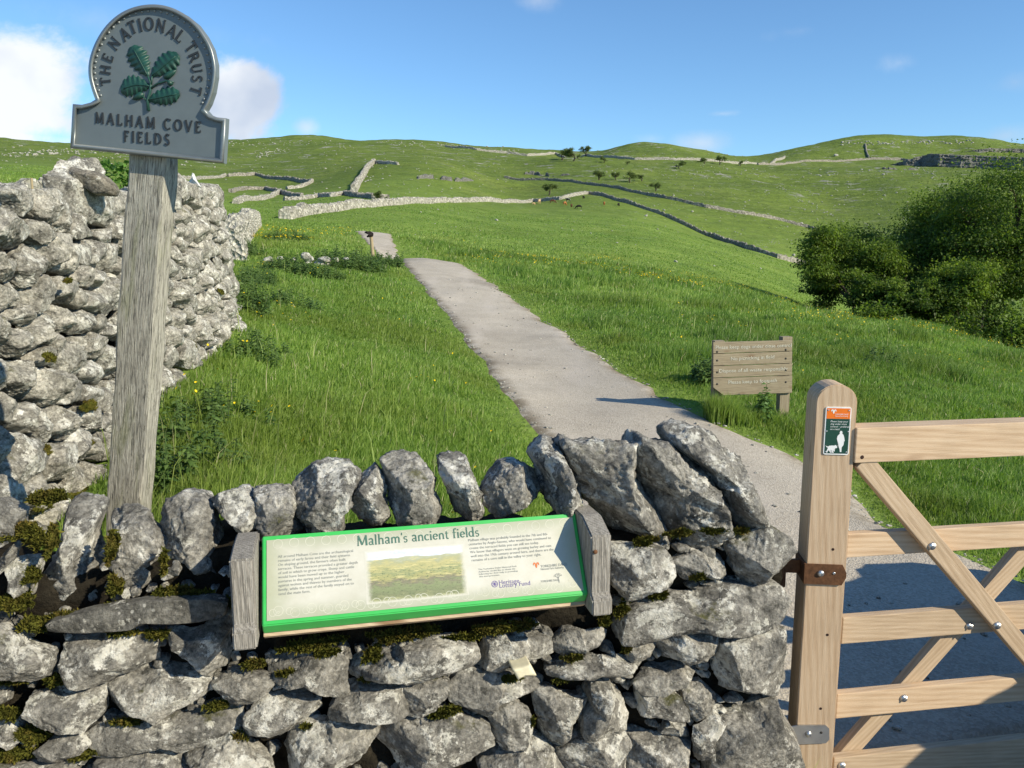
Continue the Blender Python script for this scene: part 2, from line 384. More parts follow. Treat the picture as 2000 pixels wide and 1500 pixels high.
# ------------------------------------------------------------------ ground materials
def grass_ground():
    m, t, b = newmat("meadow_turf", .95, .1); p = t.pos()
    s = t.sep(p)
    big = t.noise(p, .02, 5, .6); mid = t.noise(p, .12, 5, .6); fine = t.noise(p, 2.2, 6, .7)
    dist = s[1]
    c = t.ramp(t.noise(t.vmath('MULTIPLY', p, (.35, .35, 1)), .35, 6, .65), [(.3, (.105, .168, .032)), (.5, (.165, .245, .046)), (.72, (.24, .31, .07))])
    c = t.mix(t.maprange(mid, .45, .72), c, (.13, .19, .032))
    far = t.maprange(dist, 90, 330)
    hill = t.ramp(big, [(.3, (.115, .165, .030)), (.55, (.16, .22, .040)), (.75, (.21, .25, .062))])
    hill = t.mix(t.math('MULTIPLY', t.maprange(t.noise(t.vmath('MULTIPLY', p, (1, 1, 4.0)), .22, 7, .7), .45, .65), .5), hill, (.085, .125, .03))
    ter = t.noise(t.vmath('MULTIPLY', p, (.012, .012, .75)), 1.6, 5, .6, .4)
    hill = t.mix(t.math('MULTIPLY', t.maprange(ter, .50, .60), .38), hill, (.095, .125, .034)); hill = t.mix(t.math('MULTIPLY', t.maprange(ter, .44, .38), .30), hill, (.22, .235, .085))
    c = t.mix(far, c, hill)
    c = t.mix(t.math('MULTIPLY', t.maprange(fine, .4, .7), .35), c, (.045, .10, .012))
    # buttercup drifts on the two rises
    yb = t.noise(t.vmath('MULTIPLY', p, (1, .25, 1)), .16, 4, .6)
    band = t.math('MULTIPLY', t.maprange(dist, 26, 34), t.maprange(dist, 75, 50))
    sp = t.math('MULTIPLY', t.maprange(yb, .5, .62), t.maprange(t.noise(p, 1.5, 5, .7), .40, .62))
    c = t.mix(t.math('MULTIPLY', t.math('MULTIPLY', band, sp), .30), c, (.40, .36, .03))
    # pale limestone showing through on the hills
    rk = t.noise(t.vmath('MULTIPLY', p, (1, 1, 2.5)), .085, 7, .72)
    rmask = t.math('MULTIPLY', t.maprange(dist, 230, 480), t.maprange(rk, .575, .63))
    stq = t.math('MULTIPLY', t.maprange(t.voro(p, .42), .20, .08), t.math('MULTIPLY', t.maprange(dist, 70, 160), t.maprange(t.noise(p, .05, 4), .42, .6)))
    rc = t.ramp(t.noise(p, .6, 5, .7), [(.35, (.16, .165, .13)), (.65, (.40, .39, .34))])
    c = t.mix(t.math('MAXIMUM', rmask, stq), c, rc)
    t.put(b.inputs['Base Color'], c)
    h = t.math('ADD', t.math('MULTIPLY', t.noise(p, 3, 6, .7), 1.0), t.math('MULTIPLY', t.noise(p, .3, 5, .65), 4))
    n1 = t.bump(h, .55, .22)
    hf = t.math('MULTIPLY', t.math('ADD', t.noise(t.vmath('MULTIPLY', p, (1, 1, 3.5)), .16, 8, .68), t.math('MULTIPLY', t.voro(t.vmath('MULTIPLY', p, (.6, 1, 1)), .09), .35)), far)
    t.put(b.inputs['Normal'], t.bump(hf, .9, 2.6, n1))
    return m
def gravel():
    m, t, b = newmat("limestone_gravel", .95, .15); p = t.pos()
    c = t.ramp(t.noise(p, 1.3, 6, .65), [(.3, (.33, .29, .235)), (.55, (.43, .385, .315)), (.75, (.50, .45, .375))])
    g = t.voro(p, 95, out='Color'); gv = t.sep(g)[0]
    c = t.mix(.38, c, t.ramp(gv, [(.0, (.23, .205, .165)), (.5, (.41, .365, .30)), (1, (.60, .55, .47))]))
    wh = t.math('MULTIPLY', t.maprange(t.voro(p, 34), .10, .04), t.maprange(t.noise(p, 1.1, 3), .48, .66))
    c = t.mix(wh, c, (.52, .50, .46))
    c = t.mix(t.math('MULTIPLY', t.maprange(t.noise(p, .5, 4), .5, .75), .4), c, (.17, .145, .115))
    trod = t.noise(t.vmath('MULTIPLY', p, (1.6, .28, 1)), .9, 5, .6)
    c = t.mix(t.math('MULTIPLY', t.maprange(trod, .48, .66), .5), c, (.50, .45, .385))
    c = t.mix(t.math('MULTIPLY', t.maprange(t.attr('edge'), .16, .0), t.maprange(t.noise(p, 3.5, 6, .7), .38, .6)), c, (.17, .135, .085))
    t.put(b.inputs['Base Color'], c)
    h = t.math('ADD', t.voro(p, 95), t.math('MULTIPLY', t.noise(p, 9, 4), 1.5))
    t.put(b.inputs['Normal'], t.bump(h, .35, .012)); return m
M_TURF = grass_ground(); M_GRAVEL = gravel()

def grid_faces(nr, nc):
    a = np.arange(nr * nc).reshape(nr, nc)
    return np.stack([a[:-1, :-1], a[:-1, 1:], a[1:, 1:], a[1:, :-1]], -1).reshape(-1, 4)
me = np_mesh("meadow", np.stack([XG, YG, ZG], -1), grid_faces(NY, NU))
tag(link("meadow", me, M_TURF), kind='structure')
# lane: the gravel the camera stands on, in front of the wall and gate
gx = np.linspace(-14, 14, 90); gy = np.linspace(-16, 4.4, 90); LX, LYY = np.meshgrid(gx, gy)
LYY = np.minimum(LYY, WP0.y + (LX - WP0.x) * math.tan(PSI_W) + .12 + 0 * LX)
LZ = .012 * noise2(LX, LYY, .8, 8, 3)
tag(link("lane", np_mesh("lane", np.stack([LX, LYY, LZ - .03], -1), grid_faces(90, 90), attrs={'edge': np.full(8100, .5)}), M_GRAVEL), kind='structure')
# footpath laid on the land
ncol = 25; w = np.linspace(0, 1, ncol)
PX = PXL[:, None] * (1 - w) + PXR[:, None] * w; PY = np.repeat(PYS[:, None], ncol, 1)
edge = np.minimum(w, 1 - w)[None, :]
PZ = hgt(PX, PY) + .03 - .05 * np.clip(1 - edge / .06, 0, 1) + .010 * noise2(PX, PY, .5, 9, 3)
tag(link("footpath", np_mesh("footpath", np.stack([PX, PY, PZ], -1), grid_faces(NP_, ncol), attrs={'edge': np.repeat(edge, NP_, 0)}), M_GRAVEL), kind='structure')
# ------------------------------------------------------------------ stone
def stone_mat(name, dark, light, lich=.5, mossy=.3, spots=1.0):
    m, t, b = newmat(name, .92, .22); p0 = t.pos(); r = t.attr('rnd')
    p = t.vmath('ADD', p0, t.n_link('ShaderNodeCombineXYZ', t.math('MULTIPLY', r, 37.0))[0])
    base = t.ramp(t.noise(p, 9, 8, .68), [(.32, dark), (.55, tuple((a + c) / 2 for a, c in zip(dark, light))), (.74, light)])
    base = t.mix(t.math('MULTIPLY', t.maprange(r, 0, 1, -.4, .55, False), 1.0, True), base, (.20, .193, .175))
    base = t.mix(.55, base, t.ramp(t.noise(p, 75, 5, .75), [(.32, .0), (.5, .5), (.68, 1.0)]), 'OVERLAY')
    base = t.mix(.6, base, t.ramp(t.noise(p, 17, 7, .72, .6), [(.34, .08), (.5, .5), (.64, .92)]), 'OVERLAY')
    # pale crusty lichen
    l1 = t.noise(p, 11, 9, .72); th = t.maprange(r, 0, 1, .64 - .10 * lich, .585 - .12 * lich, False)
    lm = t.maprange(t.math('SUBTRACT', l1, th), 0, .035)
    lm = t.math('MULTIPLY', lm, t.maprange(t.noise(p, 55, 4, .7), .32, .52))
    base = t.mix(t.math('MULTIPLY', lm, .92), base, t.ramp(t.noise(p, 30, 4), [(.35, (.48, .47, .41)), (.65, (.78, .77, .71))]))
    sp = t.math('MULTIPLY', t.maprange(t.voro(p, 42), .22, .12), t.maprange(t.noise(p, 6, 3), .52 - .06 * spots, .60))
    base = t.mix(t.math('MULTIPLY', sp, .75), base, (.52, .51, .46))
    # dark pits and algae
    dk = t.maprange(t.noise(p, 26, 7, .7), .56, .66)
    base = t.mix(t.math('MULTIPLY', dk, .8), base, (.045, .045, .04))
    # ochre staining
    oc = t.maprange(t.noise(p, 5.5, 5, .6), .60, .72); base = t.mix(t.math('MULTIPLY', oc, .22), base, (.24, .19, .10))
    if mossy:
        up = t.sep(t.nrm())[2]; mm = t.math('MULTIPLY', t.maprange(up, .25, .8), t.maprange(t.noise(p0, 7, 6, .7), .60 - .1 * mossy, .72 - .1 * mossy))
        base = t.mix(t.math('MULTIPLY', mm, .8), base, (.085, .085, .02))
    t.put(b.inputs['Base Color'], base)
    h = t.math('ADD', t.math('MULTIPLY', t.noise(p, 28, 9, .72), 2.0), t.math('MULTIPLY', t.noise(p, 120, 5, .7), .45))
    h = t.math('ADD', h, t.math('MULTIPLY', lm, .12))
    t.put(b.inputs['Normal'], t.bump(h, .85, .014)); return m
M_STONE = stone_mat("weathered_limestone", (.115, .112, .102), (.45, .43, .38), .8, .35, 1.3)
M_PALE = stone_mat("pale_sunlit_limestone", (.17, .163, .14), (.52, .495, .43), .7, .2, 1.6)  # paler stone; the left wall's sunlit brightness is put into this colour
M_SLATE = stone_mat("grey_flagstone", (.075, .073, .064), (.15, .145, .125), .15, .1, .6)
def earth_mat():
    m, t, b = newmat("dark_wall_fill", .98, .05); p = t.pos()
    t.put(b.inputs['Base Color'], t.ramp(t.noise(p, 22, 6, .7), [(.3, (.012, .010, .008)), (.6, (.03, .026, .019)), (.8, (.06, .05, .036))]))
    t.put(b.inputs['Normal'], t.bump(t.noise(p, 45, 6, .7), .9, .02)); return m
M_EARTH = earth_mat()

_ICO = {}
def ico(n):
    if n not in _ICO:
        bm = bmesh.new(); bmesh.ops.create_icosphere(bm, subdivisions=n, radius=1.0); bm.verts.index_update()
        _ICO[n] = (np.array([v.co[:] for v in bm.verts]), np.array([[v.index for v in f.verts] for f in bm.faces])); bm.free()
    return _ICO[n]
def rock(poly, depth, seed, sub=5, p=3.2, facets=9, amp=.05, power=None):
    """a stone whose outline (looking along y) is `poly` (x, z about its centre); depth = half thickness"""
    S, F = ico(sub); rg = np.random.default_rng(seed)
    P = np.array(poly, float); c = P.mean(0)
    ang = np.linspace(-math.pi, math.pi, 181); dx, dz = np.cos(ang), np.sin(ang); R = np.full(len(ang), 0.0)
    A = P; B = np.roll(P, -1, 0); E = B - A
    for k in range(len(A)):
        den = dx * E[k, 1] - dz * E[k, 0]; den = np.where(abs(den) < 1e-12, 1e-12, den)
        tt = (A[k, 0] * E[k, 1] - A[k, 1] * E[k, 0]) / den; uu = (A[k, 0] * dz - A[k, 1] * dx) / den
        R = np.where((tt > 0) & (uu >= -1e-6) & (uu <= 1 + 1e-6), np.maximum(R, tt), R)
    R = np.where(R <= 0, R[R > 0].min() if (R > 0).any() else .05, R)
    rho = np.hypot(S[:, 0], S[:, 2]); sc = (rho ** p + np.abs(S[:, 1]) ** p) ** (-1 / p); N = S * sc[:, None]
    # facets cut in the unit shape, mostly on the seen side
    for k in range(facets):
        n = rg.normal(size=3); n[1] = -abs(n[1]) * 1.1 - .25 if k < facets * .8 else abs(n[1]); n /= np.linalg.norm(n); d = rg.uniform(.58, .93)
        o = np.maximum(N @ n - d, 0); N = N - n * (o * .97)[:, None]
    r2 = np.hypot(N[:, 0], N[:, 2]); a = np.arctan2(N[:, 2], N[:, 0]); RR = np.interp(a, ang, R)
    V = np.stack([np.cos(a) * r2 * RR, N[:, 1] * depth, np.sin(a) * r2 * RR], 1)
    size = math.sqrt(abs(R.mean() * depth)) if power is None else power
    dirs = N / np.maximum(np.linalg.norm(N, axis=1), 1e-6)[:, None]
    q = V / size + seed * 7.13
    n1 = fbm(q * 1.3, 3, seed); n2 = fbm(q * 4.0, 4, seed + 5, .6); n3 = fbm(q * 13.0, 3, seed + 21, .6); rid = 1 - np.abs(fbm(q * 2.3, 3, seed + 9)) * 3.0
    V = V + dirs * (amp * size * (.75 * n1 + 1.0 * n2 + .45 * n3 - .9 * np.clip(rid - .5, 0, 1)))[:, None]
    return V, F
def poly_area(P):
    P = np.array(P); return .5 * abs(np.dot(P[:, 0], np.roll(P[:, 1], -1)) - np.dot(P[:, 1], np.roll(P[:, 0], -1)))

# ------------------------------------------------------------------ front wall (traced stones stand in two real planes of the wall)
def wplane(px, py, off): 
    q = onplane(px, py, WP0 + WN * off, WN) - WP0
    return (q.dot(WD), q.z)
def wpt(s, off, z): return Vector((WP0.x, WP0.y, 0)) + WD * s + WN * off + Vector((0, 0, z))
COPING = [
 [(151,986),(205,988),(188,1036),(193,1082),(211,1137),(209,1164),(166,1183),(95,1195),(83,1171),(83,1137),(97,1086),(124,1024),(132,997)],
 [(236,986),(263,976),(294,986),(306,1024),(321,1052),(323,1090),(319,1140),(286,1148),(248,1160),(228,1137),(226,1102),(222,1048),(218,1013)],
 [(325,990),(360,974),(395,978),(418,993),(437,1020),(453,1052),(441,1090),(429,1133),(410,1148),(387,1142),(364,1121),(344,1090),(325,1052),(321,1017)],
 [(410,974),(437,955),(472,957),(499,978),(511,1009),(507,1036),(484,1048),(464,1040),(449,1021),(422,993)],
 [(500,960),(530,942),(565,942),(582,960),(592,1000),(600,1040),(560,1052),(520,1047),(508,1010)],
 [(578,950),(610,920),(640,910),(680,912),(702,935),(692,965),(682,1000),(680,1034),(640,1044),(605,1034),(590,1000),(572,975)],
 [(693,955),(715,935),(735,920),(750,935),(763,970),(761,1010),(750,1032),(720,1034),(698,1010),(688,985)],
 [(750,910),(770,898),(795,895),(820,905),(842,930),(862,960),(878,990),(870,1014),(830,1028),(790,1030),(773,1000),(763,960)],
 [(863,905),(885,896),(912,900),(927,925),(937,960),(952,1000),(946,1017),(915,1018),(893,1000),(879,960),(865,930)],
 [(953,955),(985,915),(1010,907),(1047,925),(1067,950),(1052,975),(1022,990),(997,1012),(958,1012),(948,985)],
 [(1042,893),(1070,863),(1093,868),(1104,912),(1131,954),(1138,980),(1119,1005),(1089,1003),(1073,977),(1063,940)],
 [(1079,861),(1093,846),(1121,859),(1196,859),(1226,868),(1239,898),(1245,926),(1263,963),(1282,1001),(1296,1043),(1280,1056),(1252,1054),(1196,1035),(1154,990),(1135,963),(1115,921),(1093,879)],
 [(1232,873),(1243,850),(1257,854),(1275,868),(1299,868),(1345,887),(1371,907),(1375,945),(1389,977),(1403,1010),(1402,1031),(1373,1045),(1352,1056),(1322,1054),(1297,1045),(1280,996),(1266,954),(1246,917)],
 [(1306,845),(1336,829),(1364,836),(1397,850),(1417,875),(1441,903),(1455,926),(1464,954),(1473,996),(1483,1026),(1467,1038),(1441,1031),(1418,1012),(1399,977),(1381,935),(1367,912),(1331,881),(1311,866)],
]
FACE = [
 [(132,1260),(155,1235),(217,1233),(271,1241),(298,1257),(298,1291),(271,1307),(213,1326),(155,1336),(132,1330),(126,1291)],
 [(309,1253),(329,1222),(367,1218),(425,1204),(445,1206),(451,1268),(441,1303),(406,1313),(371,1299),(337,1276)],
 [(-30,1205),(0,1212),(23,1229),(50,1260),(97,1280),(102,1299),(93,1318),(46,1330),(-30,1332)],
 [(207,1353),(232,1326),(271,1311),(329,1307),(387,1315),(408,1326),(397,1345),(371,1369),(340,1388),(271,1403),(224,1405),(205,1380)],
 [(412,1338),(437,1326),(484,1311),(518,1316),(533,1338),(515,1355),(480,1374),(441,1381),(421,1365)],
 [(56,1384),(66,1361),(108,1349),(182,1341),(200,1349),(198,1392),(166,1419),(128,1428),(81,1428),(60,1411)],
 [(173,1435),(209,1410),(271,1399),(348,1392),(418,1380),(460,1383),(466,1411),(426,1432),(367,1447),(294,1463),(217,1470),(177,1466)],
 [(70,1465),(108,1442),(162,1431),(171,1458),(143,1478),(97,1490),(77,1486)],
 [(484,1392),(512,1361),(560,1358),(587,1355),(620,1358),(622,1383),(599,1411),(560,1423),(518,1438),(484,1431)],
 [(529,1302),(551,1289),(587,1279),(650,1279),(674,1286),(675,1342),(641,1354),(590,1342),(542,1336),(529,1323)],
 [(679,1314),(704,1295),(734,1266),(755,1268),(830,1253),(875,1253),(918,1259),(925,1281),(914,1297),(875,1312),(830,1324),(770,1333),(728,1333),(692,1336),(679,1326)],
 [(926,1266),(935,1242),(980,1236),(1010,1244),(1067,1241),(1072,1272),(1040,1285),(995,1297),(968,1309),(931,1306)],
 [(621,1371),(644,1353),(692,1346),(728,1341),(783,1341),(789,1387),(758,1393),(710,1405),(668,1411),(632,1411),(620,1392)],
 [(791,1344),(824,1335),(854,1325),(873,1329),(867,1353),(849,1381),(818,1393),(793,1393)],
 [(877,1341),(902,1314),(926,1307),(980,1310),(1025,1319),(1056,1329),(1056,1341),(1022,1363),(986,1375),(950,1384),(926,1381),(884,1363)],
 [(561,1488),(574,1437),(590,1421),(635,1415),(668,1406),(692,1403),(732,1398),(738,1434),(728,1470),(710,1492),(680,1505),(640,1535),(560,1535)],
 [(739,1410),(755,1391),(800,1394),(860,1385),(905,1394),(945,1410),(951,1440),(942,1476),(920,1502),(890,1517),(794,1496),(769,1473),(748,1458)],
 [(955,1392),(980,1379),(1004,1370),(1032,1392),(1041,1422),(1035,1441),(1004,1459),(980,1465),(967,1440)],
 [(944,1500),(968,1470),(1010,1449),(1055,1452),(1090,1475),(1107,1512),(1092,1548),(960,1548)],
 [(1041,1383),(1047,1341),(1070,1326),(1103,1341),(1145,1360),(1148,1388),(1131,1408),(1117,1436),(1093,1457),(1070,1450),(1050,1421)],
 [(1148,1360),(1163,1327),(1196,1317),(1206,1346),(1226,1397),(1220,1422),(1187,1426),(1145,1440),(1130,1430),(1134,1407),(1153,1379)],
 [(1046,1309),(1084,1295),(1154,1281),(1201,1276),(1261,1289),(1272,1299),(1233,1310),(1196,1317),(1117,1324),(1061,1324)],
 [(1083,1257),(1107,1234),(1177,1219),(1190,1239),(1185,1257),(1140,1272),(1107,1282),(1088,1272)],
 [(1193,1089),(1205,1074),(1294,1074),(1314,1099),(1321,1141),(1299,1160),(1261,1167),(1224,1165),(1204,1145)],
 [(1316,1099),(1355,1079),(1406,1088),(1421,1117),(1411,1128),(1373,1132),(1336,1132)],
 [(1410,1066),(1448,1046),(1495,1030),(1528,1047),(1535,1085),(1528,1122),(1490,1146),(1457,1137),(1420,1122)],
 [(1222,1234),(1229,1200),(1261,1182),(1336,1163),(1397,1145),(1504,1144),(1519,1169),(1524,1206),(1495,1226),(1448,1237),(1327,1235),(1280,1237),(1238,1254),(1223,1250)],
 [(1217,1262),(1261,1248),(1281,1257),(1272,1281),(1243,1291),(1223,1281)],
 [(1288,1257),(1327,1238),(1397,1234),(1412,1257),(1397,1277),(1355,1291),(1307,1293)],
 [(1405,1248),(1457,1233),(1518,1225),(1531,1267),(1528,1327),(1518,1360),(1467,1370),(1420,1361),(1405,1313)],
 [(1236,1327),(1280,1306),(1336,1303),(1374,1313),(1365,1333),(1327,1347),(1275,1354),(1246,1347)],
 [(1244,1355),(1299,1351),(1328,1351),(1335,1397),(1289,1408),(1256,1398)],
 [(1333,1346),(1369,1332),(1398,1360),(1393,1397),(1359,1403),(1335,1398)],
 [(1391,1453),(1420,1407),(1467,1393),(1518,1361),(1537,1351),(1547,1407),(1549,1453),(1542,1535),(1398,1535)],
 [(1092,1463),(1154,1429),(1210,1424),(1230,1453),(1230,1535),(1108,1535)],
 [(1228,1439),(1289,1434),(1345,1444),(1356,1477),(1346,1535),(1234,1535)],
 [(1350,1412),(1400,1400),(1412,1412),(1390,1450),(1393,1500),(1352,1470)],
 [(8,1110),(25,1095),(70,1092),(77,1110),(62,1161),(8,1166)],
 [(-30,985),(10,980),(46,1000),(42,1040),(5,1062),(-30,1062)],
 [(368,1482),(400,1450),(450,1429),(500,1450),(557,1480),(562,1535),(368,1535)],
 [(-30,1335),(0,1334),(16,1345),(16,1370),(-30,1402)],
 [(180,1490),(260,1474),(340,1468),(362,1500),(352,1545),(188,1545)],
 [(0,1120),(0,1090),(30,1055),(46,1060),(22,1100)],
 [(-25,1420),(20,1400),(52,1412),(58,1440),(30,1460),(-25,1458)],
 [(-10,1490),(60,1492),(130,1488),(150,1545),(-10,1545)],
 [(1300,1410),(1340,1405),(1348,1432),(1320,1436),(1290,1430)],
 [(1530,1225),(1405,1240),(1395,1300),(1290,1300),(1400,1380),(1530,1340)],
]
FACE.pop()
SLAB = [(89,1214),(174,1191),(232,1179),(309,1168),(410,1163),(446,1171),(444,1196),(371,1211),(302,1217),(232,1227),(166,1232),(97,1230)]
wall = empty("dry_stone_wall", (WP0.x, WP0.y, 0))
tag(wall, "low grey limestone wall with jagged upright coping stones carrying the green-edged information board", "stone wall", None, "thing")
def place_rock(poly_px, off, depth, seed, parent, name, mat, sub=5, amp=.055, facets=9, p=3.2, push=0, grow_k=1.11):
    Q = np.array([wplane(px, py, off) for px, py in poly_px]); Q = Q.mean(0) + (Q - Q.mean(0)) * grow_k
    if poly_area(Q) < 1e-5: return None
    # centroid of the polygon
    c = Q.mean(0); V, F = rock(Q - c, depth, seed, sub, p, facets, amp)
    L = wpt(c[0], off + push, c[1])
    Wm = np.array([[WD.x, WN.x, 0], [WD.y, WN.y, 0], [0, 0, 1]]); V = V @ Wm.T
    me = np_mesh(name, V, tris=F, attrs={'rnd': np.full(len(V), (seed * .6180339) % 1)})
    return link(name, me, mat, parent, L)
for i, P in enumerate(COPING):
    big = i >= 10
    o = place_rock(P, .15 if not big else .12, .13 if not big else .15, 100 + i, wall, "coping_stone", M_STONE, 6, .075 if not big else .10, 10, 3.2, 0, 1.13 if not big else 1.08)
o = place_rock(SLAB, -.01, .035, 150, wall, "flat_slab", M_SLATE, 6, .03, 3, 6.0, 0, 1.0); o['label'] = "long flat dark flagstone with round white lichen spots"
PALE_I = {15, 20, 39}
for i, P in enumerate(FACE):
    Q = np.array([wplane(px, py, .02) for px, py in P]); sz = math.sqrt(poly_area(Q))
    off = .02 + .018 * math.sin(i * 2.4); 
    o = place_rock(P, off, min(.10, max(.045, .55 * sz)), 200 + i, wall, "stone", M_PALE if i in PALE_I else M_STONE, 6, .05, 14, 5.0)
    if i in PALE_I and i != 15: o['label'] = "pale buff stone"
# small pale yellow chip wedged between two stones
o = place_rock([(998,1299),(1030,1290),(1042,1311),(1010,1320)], -.03, .03, 301, wall, "stone_chip", flat("pale_chip", (.62, .58, .42), .8), 5, .015, 1, 7.0); o['label'] = "small pale yellow stone chip"
# wall body behind the stones: rough dark fill
def fill_body():
    s0, s1 = -2.35, wplane(1522, 1300, .05)[0]; nS, nZ = 150, 70
    S = np.linspace(s0, s1, nS); out = []
    def top(s): return np.interp(s, [-2.3, wplane(100, 1100, .1)[0], wplane(480, 1100, .1)[0], wplane(1180, 1080, .1)[0], wplane(1215, 1060, .1)[0], s1],
                                 [wplane(40, 1060, .1)[1]] + [wplane(q, y, .1)[1] for q, y in ((100, 1130), (480, 1060), (1180, 1040), (1215, 1040), (1500, 1050))])
    V = []; rows = nZ
    prof = [(.075, -.1)] + [(.075, k) for k in np.linspace(0, 1, 24)] + [(.2, 1.0), (.34, .98), (.40, .9), (.40, 0), (.40, -.1)]
    for s in S:
        h = float(top(s))
        for (o, k) in prof: V.append(wpt(s, o, k * h if k >= 0 else -.2))
    V = np.array([tuple(v) for v in V]); n = fbm(V * 14, 4, 77); V = V + np.outer(n * .055, np.array(WN)) + np.outer(fbm(V * 11 + 9, 3, 5) * .03, [0, 0, 1])
    me = np_mesh("wall_core", V - np.array(wall.location), grid_faces(nS, len(prof)), attrs={'rnd': np.full(len(V), .3)})
    me.flip_normals()
    return link("wall_core", me, M_EARTH, None, wall.location)
o = fill_body(); attach(o, wall)
# little packing stones wedged in the gaps between the big ones
def inpoly(x, y, P):
    r = False; j = len(P) - 1
    for i in range(len(P)):
        if (P[i][1] > y) != (P[j][1] > y) and x < (P[j][0] - P[i][0]) * (y - P[i][1]) / (P[j][1] - P[i][1]) + P[i][0]: r = not r
        j = i
    return r
rp = random.Random(77); VV = []; FF = []; RR = []; nv = 0
allp = COPING + FACE + [SLAB, [(455, 1050), (1200, 990), (1200, 1200), (460, 1275)]]
for _ in range(900):
    px, py = rp.uniform(-20, 1520), rp.uniform(1060, 1530)
    if px < 100 and rp.random() < .5: continue
    if any(inpoly(px, py, P) for P in allp): continue
    w_ = rp.uniform(9, 20); hh = w_ * rp.uniform(.4, .8); Q = np.array([wplane(px + w_ * math.cos(a) * rp.uniform(.75, 1.1), py + hh * math.sin(a) * rp.uniform(.75, 1.1), .05) for a in np.linspace(0, 6.28, 8)[:-1]]); cc = Q.mean(0)
    V, F = rock(Q - cc, .03, 4000 + nv % 997, 4, 4, 7, .07); Wm = np.array([[WD.x, WN.x, 0], [WD.y, WN.y, 0], [0, 0, 1]]); VV.append(V @ Wm.T + np.array(wpt(cc[0], .055, cc[1]))); FF.append(F + nv); nv += len(V); RR.append(np.full(len(V), rp.random()))
me = np_mesh("packing_stones", np.concatenate(VV) - np.array(wall.location), tris=np.concatenate(FF), attrs={'rnd': np.concatenate(RR)})
o = link("packing_stones", me, M_STONE, None, wall.location); attach(o, wall); o['kind'] = 'stuff'
# far (field) side of the wall and its right end: smaller stones so it stands up from other viewpoints
rg = random.Random(5); VV = []; FF = []; RR = []; nb = 0
for row in range(5):
    s = -2.2
    while s < .0:
        w = rg.uniform(.14, .32); z = .14 + row * .155
        if z > .8: break
        poly = [(w * .5 * math.cos(a) * rg.uniform(.85, 1.1), .085 * math.sin(a) * rg.uniform(.85, 1.1)) for a in np.linspace(0, 2 * math.pi, 9)[:-1]]
        V, F = rock(poly, .06, 900 + nb, 3, 3.2, 6, .06)
        L = wpt(s + w / 2, .42, z); Wm = np.array([[WD.x, WN.x, 0], [WD.y, WN.y, 0], [0, 0, 1]])
        VV.append(V @ Wm.T + np.array(L)); FF.append(F + sum(len(v) for v in VV[:-1])); RR.append(np.full(len(V), rg.random())); nb += 1
        s += w
V = np.concatenate(VV); me = np_mesh("back_stones", V - np.array(wall.location), tris=np.concatenate(FF), attrs={'rnd': np.concatenate(RR)})
o = link("back_stones", me, M_STONE, None, wall.location); attach(o, wall); o['kind'] = 'stuff'

# ------------------------------------------------------------------ moss
def moss_mat():
    m, t, b = newmat("olive_moss", .95, .1); p = t.pos()
    c = t.ramp(t.noise(p, 18, 4, .6), [(.3, (.065, .07, .012)), (.5, (.13, .125, .02)), (.7, (.16, .105, .03))])
    t.put(b.inputs['Base Color'], t.mix(t.attr('rnd'), c, (.05, .055, .01))); return m
M_MOSS = moss_mat()
def moss_patch(C, X, Y, N, rx, ry, seed, n=700, h=.014):
    """cushion of short moss shoots around C in the plane X, Y standing along N"""
    rg = np.random.default_rng(seed); a = rg.uniform(0, 2 * math.pi, n); r = np.sqrt(rg.random(n)); lump = .6 + .4 * vnoise(np.stack([np.cos(a) * 2.2, np.sin(a) * 2.2, a * 0 + seed], 1), seed)
    x = np.cos(a) * r * rx * lump; y = np.sin(a) * r * ry * lump; hh = (1 - r ** 2) * h * 1.3 + h * .3
    hh = hh * (.7 + .5 * vnoise(np.stack([x * 60, y * 60, x * 0], 1), seed + 3))
    B = np.outer(x, X) + np.outer(y, Y) + np.outer(hh * .8 - .004, N) + np.array(C)
    d1 = rg.normal(size=(n, 3)); d1 /= np.linalg.norm(d1, axis=1)[:, None]; up = np.array(N) + rg.normal(size=(n, 3)) * .55; up /= np.linalg.norm(up, axis=1)[:, None]
    L = rg.uniform(.008, .018, n)[:, None]; w = rg.uniform(.003, .006, n)[:, None]
    side = np.cross(up, d1); side /= np.maximum(np.linalg.norm(side, axis=1), 1e-6)[:, None]
    V = np.stack([B - side * w, B + side * w, B + up * L], 1).reshape(-1, 3)
    # base cushion
    k = 14; ca = np.linspace(0, 2 * math.pi, k + 1)[:-1]; rings = []
    for j, q in enumerate((1.0, .8, .5, .2)):
        lm = .6 + .4 * vnoise(np.stack([np.cos(ca) * 2.2, np.sin(ca) * 2.2, ca * 0 + seed], 1), seed)
        rings.append(np.outer(np.cos(ca) * rx * q * lm, X) + np.outer(np.sin(ca) * ry * q * lm, Y) + np.outer(np.full(k, (1 - q * q) * h * 1.3 - .006), N) + np.array(C))
    b0 = len(V); V = np.concatenate([V] + rings); Q = []
    for j in range(3):
        for i in range(k): Q.append((b0 + j * k + i, b0 + j * k + (i + 1) % k, b0 + (j + 1) * k + (i + 1) % k, b0 + (j + 1) * k + i))
    T = np.concatenate([np.arange(3 * n).reshape(-1, 3), [[b0 + 3 * k, b0 + 3 * k + i, b0 + 3 * k + i + 1] for i in range(1, k - 1)]])
    rr = np.concatenate([np.repeat(rg.random(n), 3), np.full(4 * k, .6)])
    return V, Q, T, rr
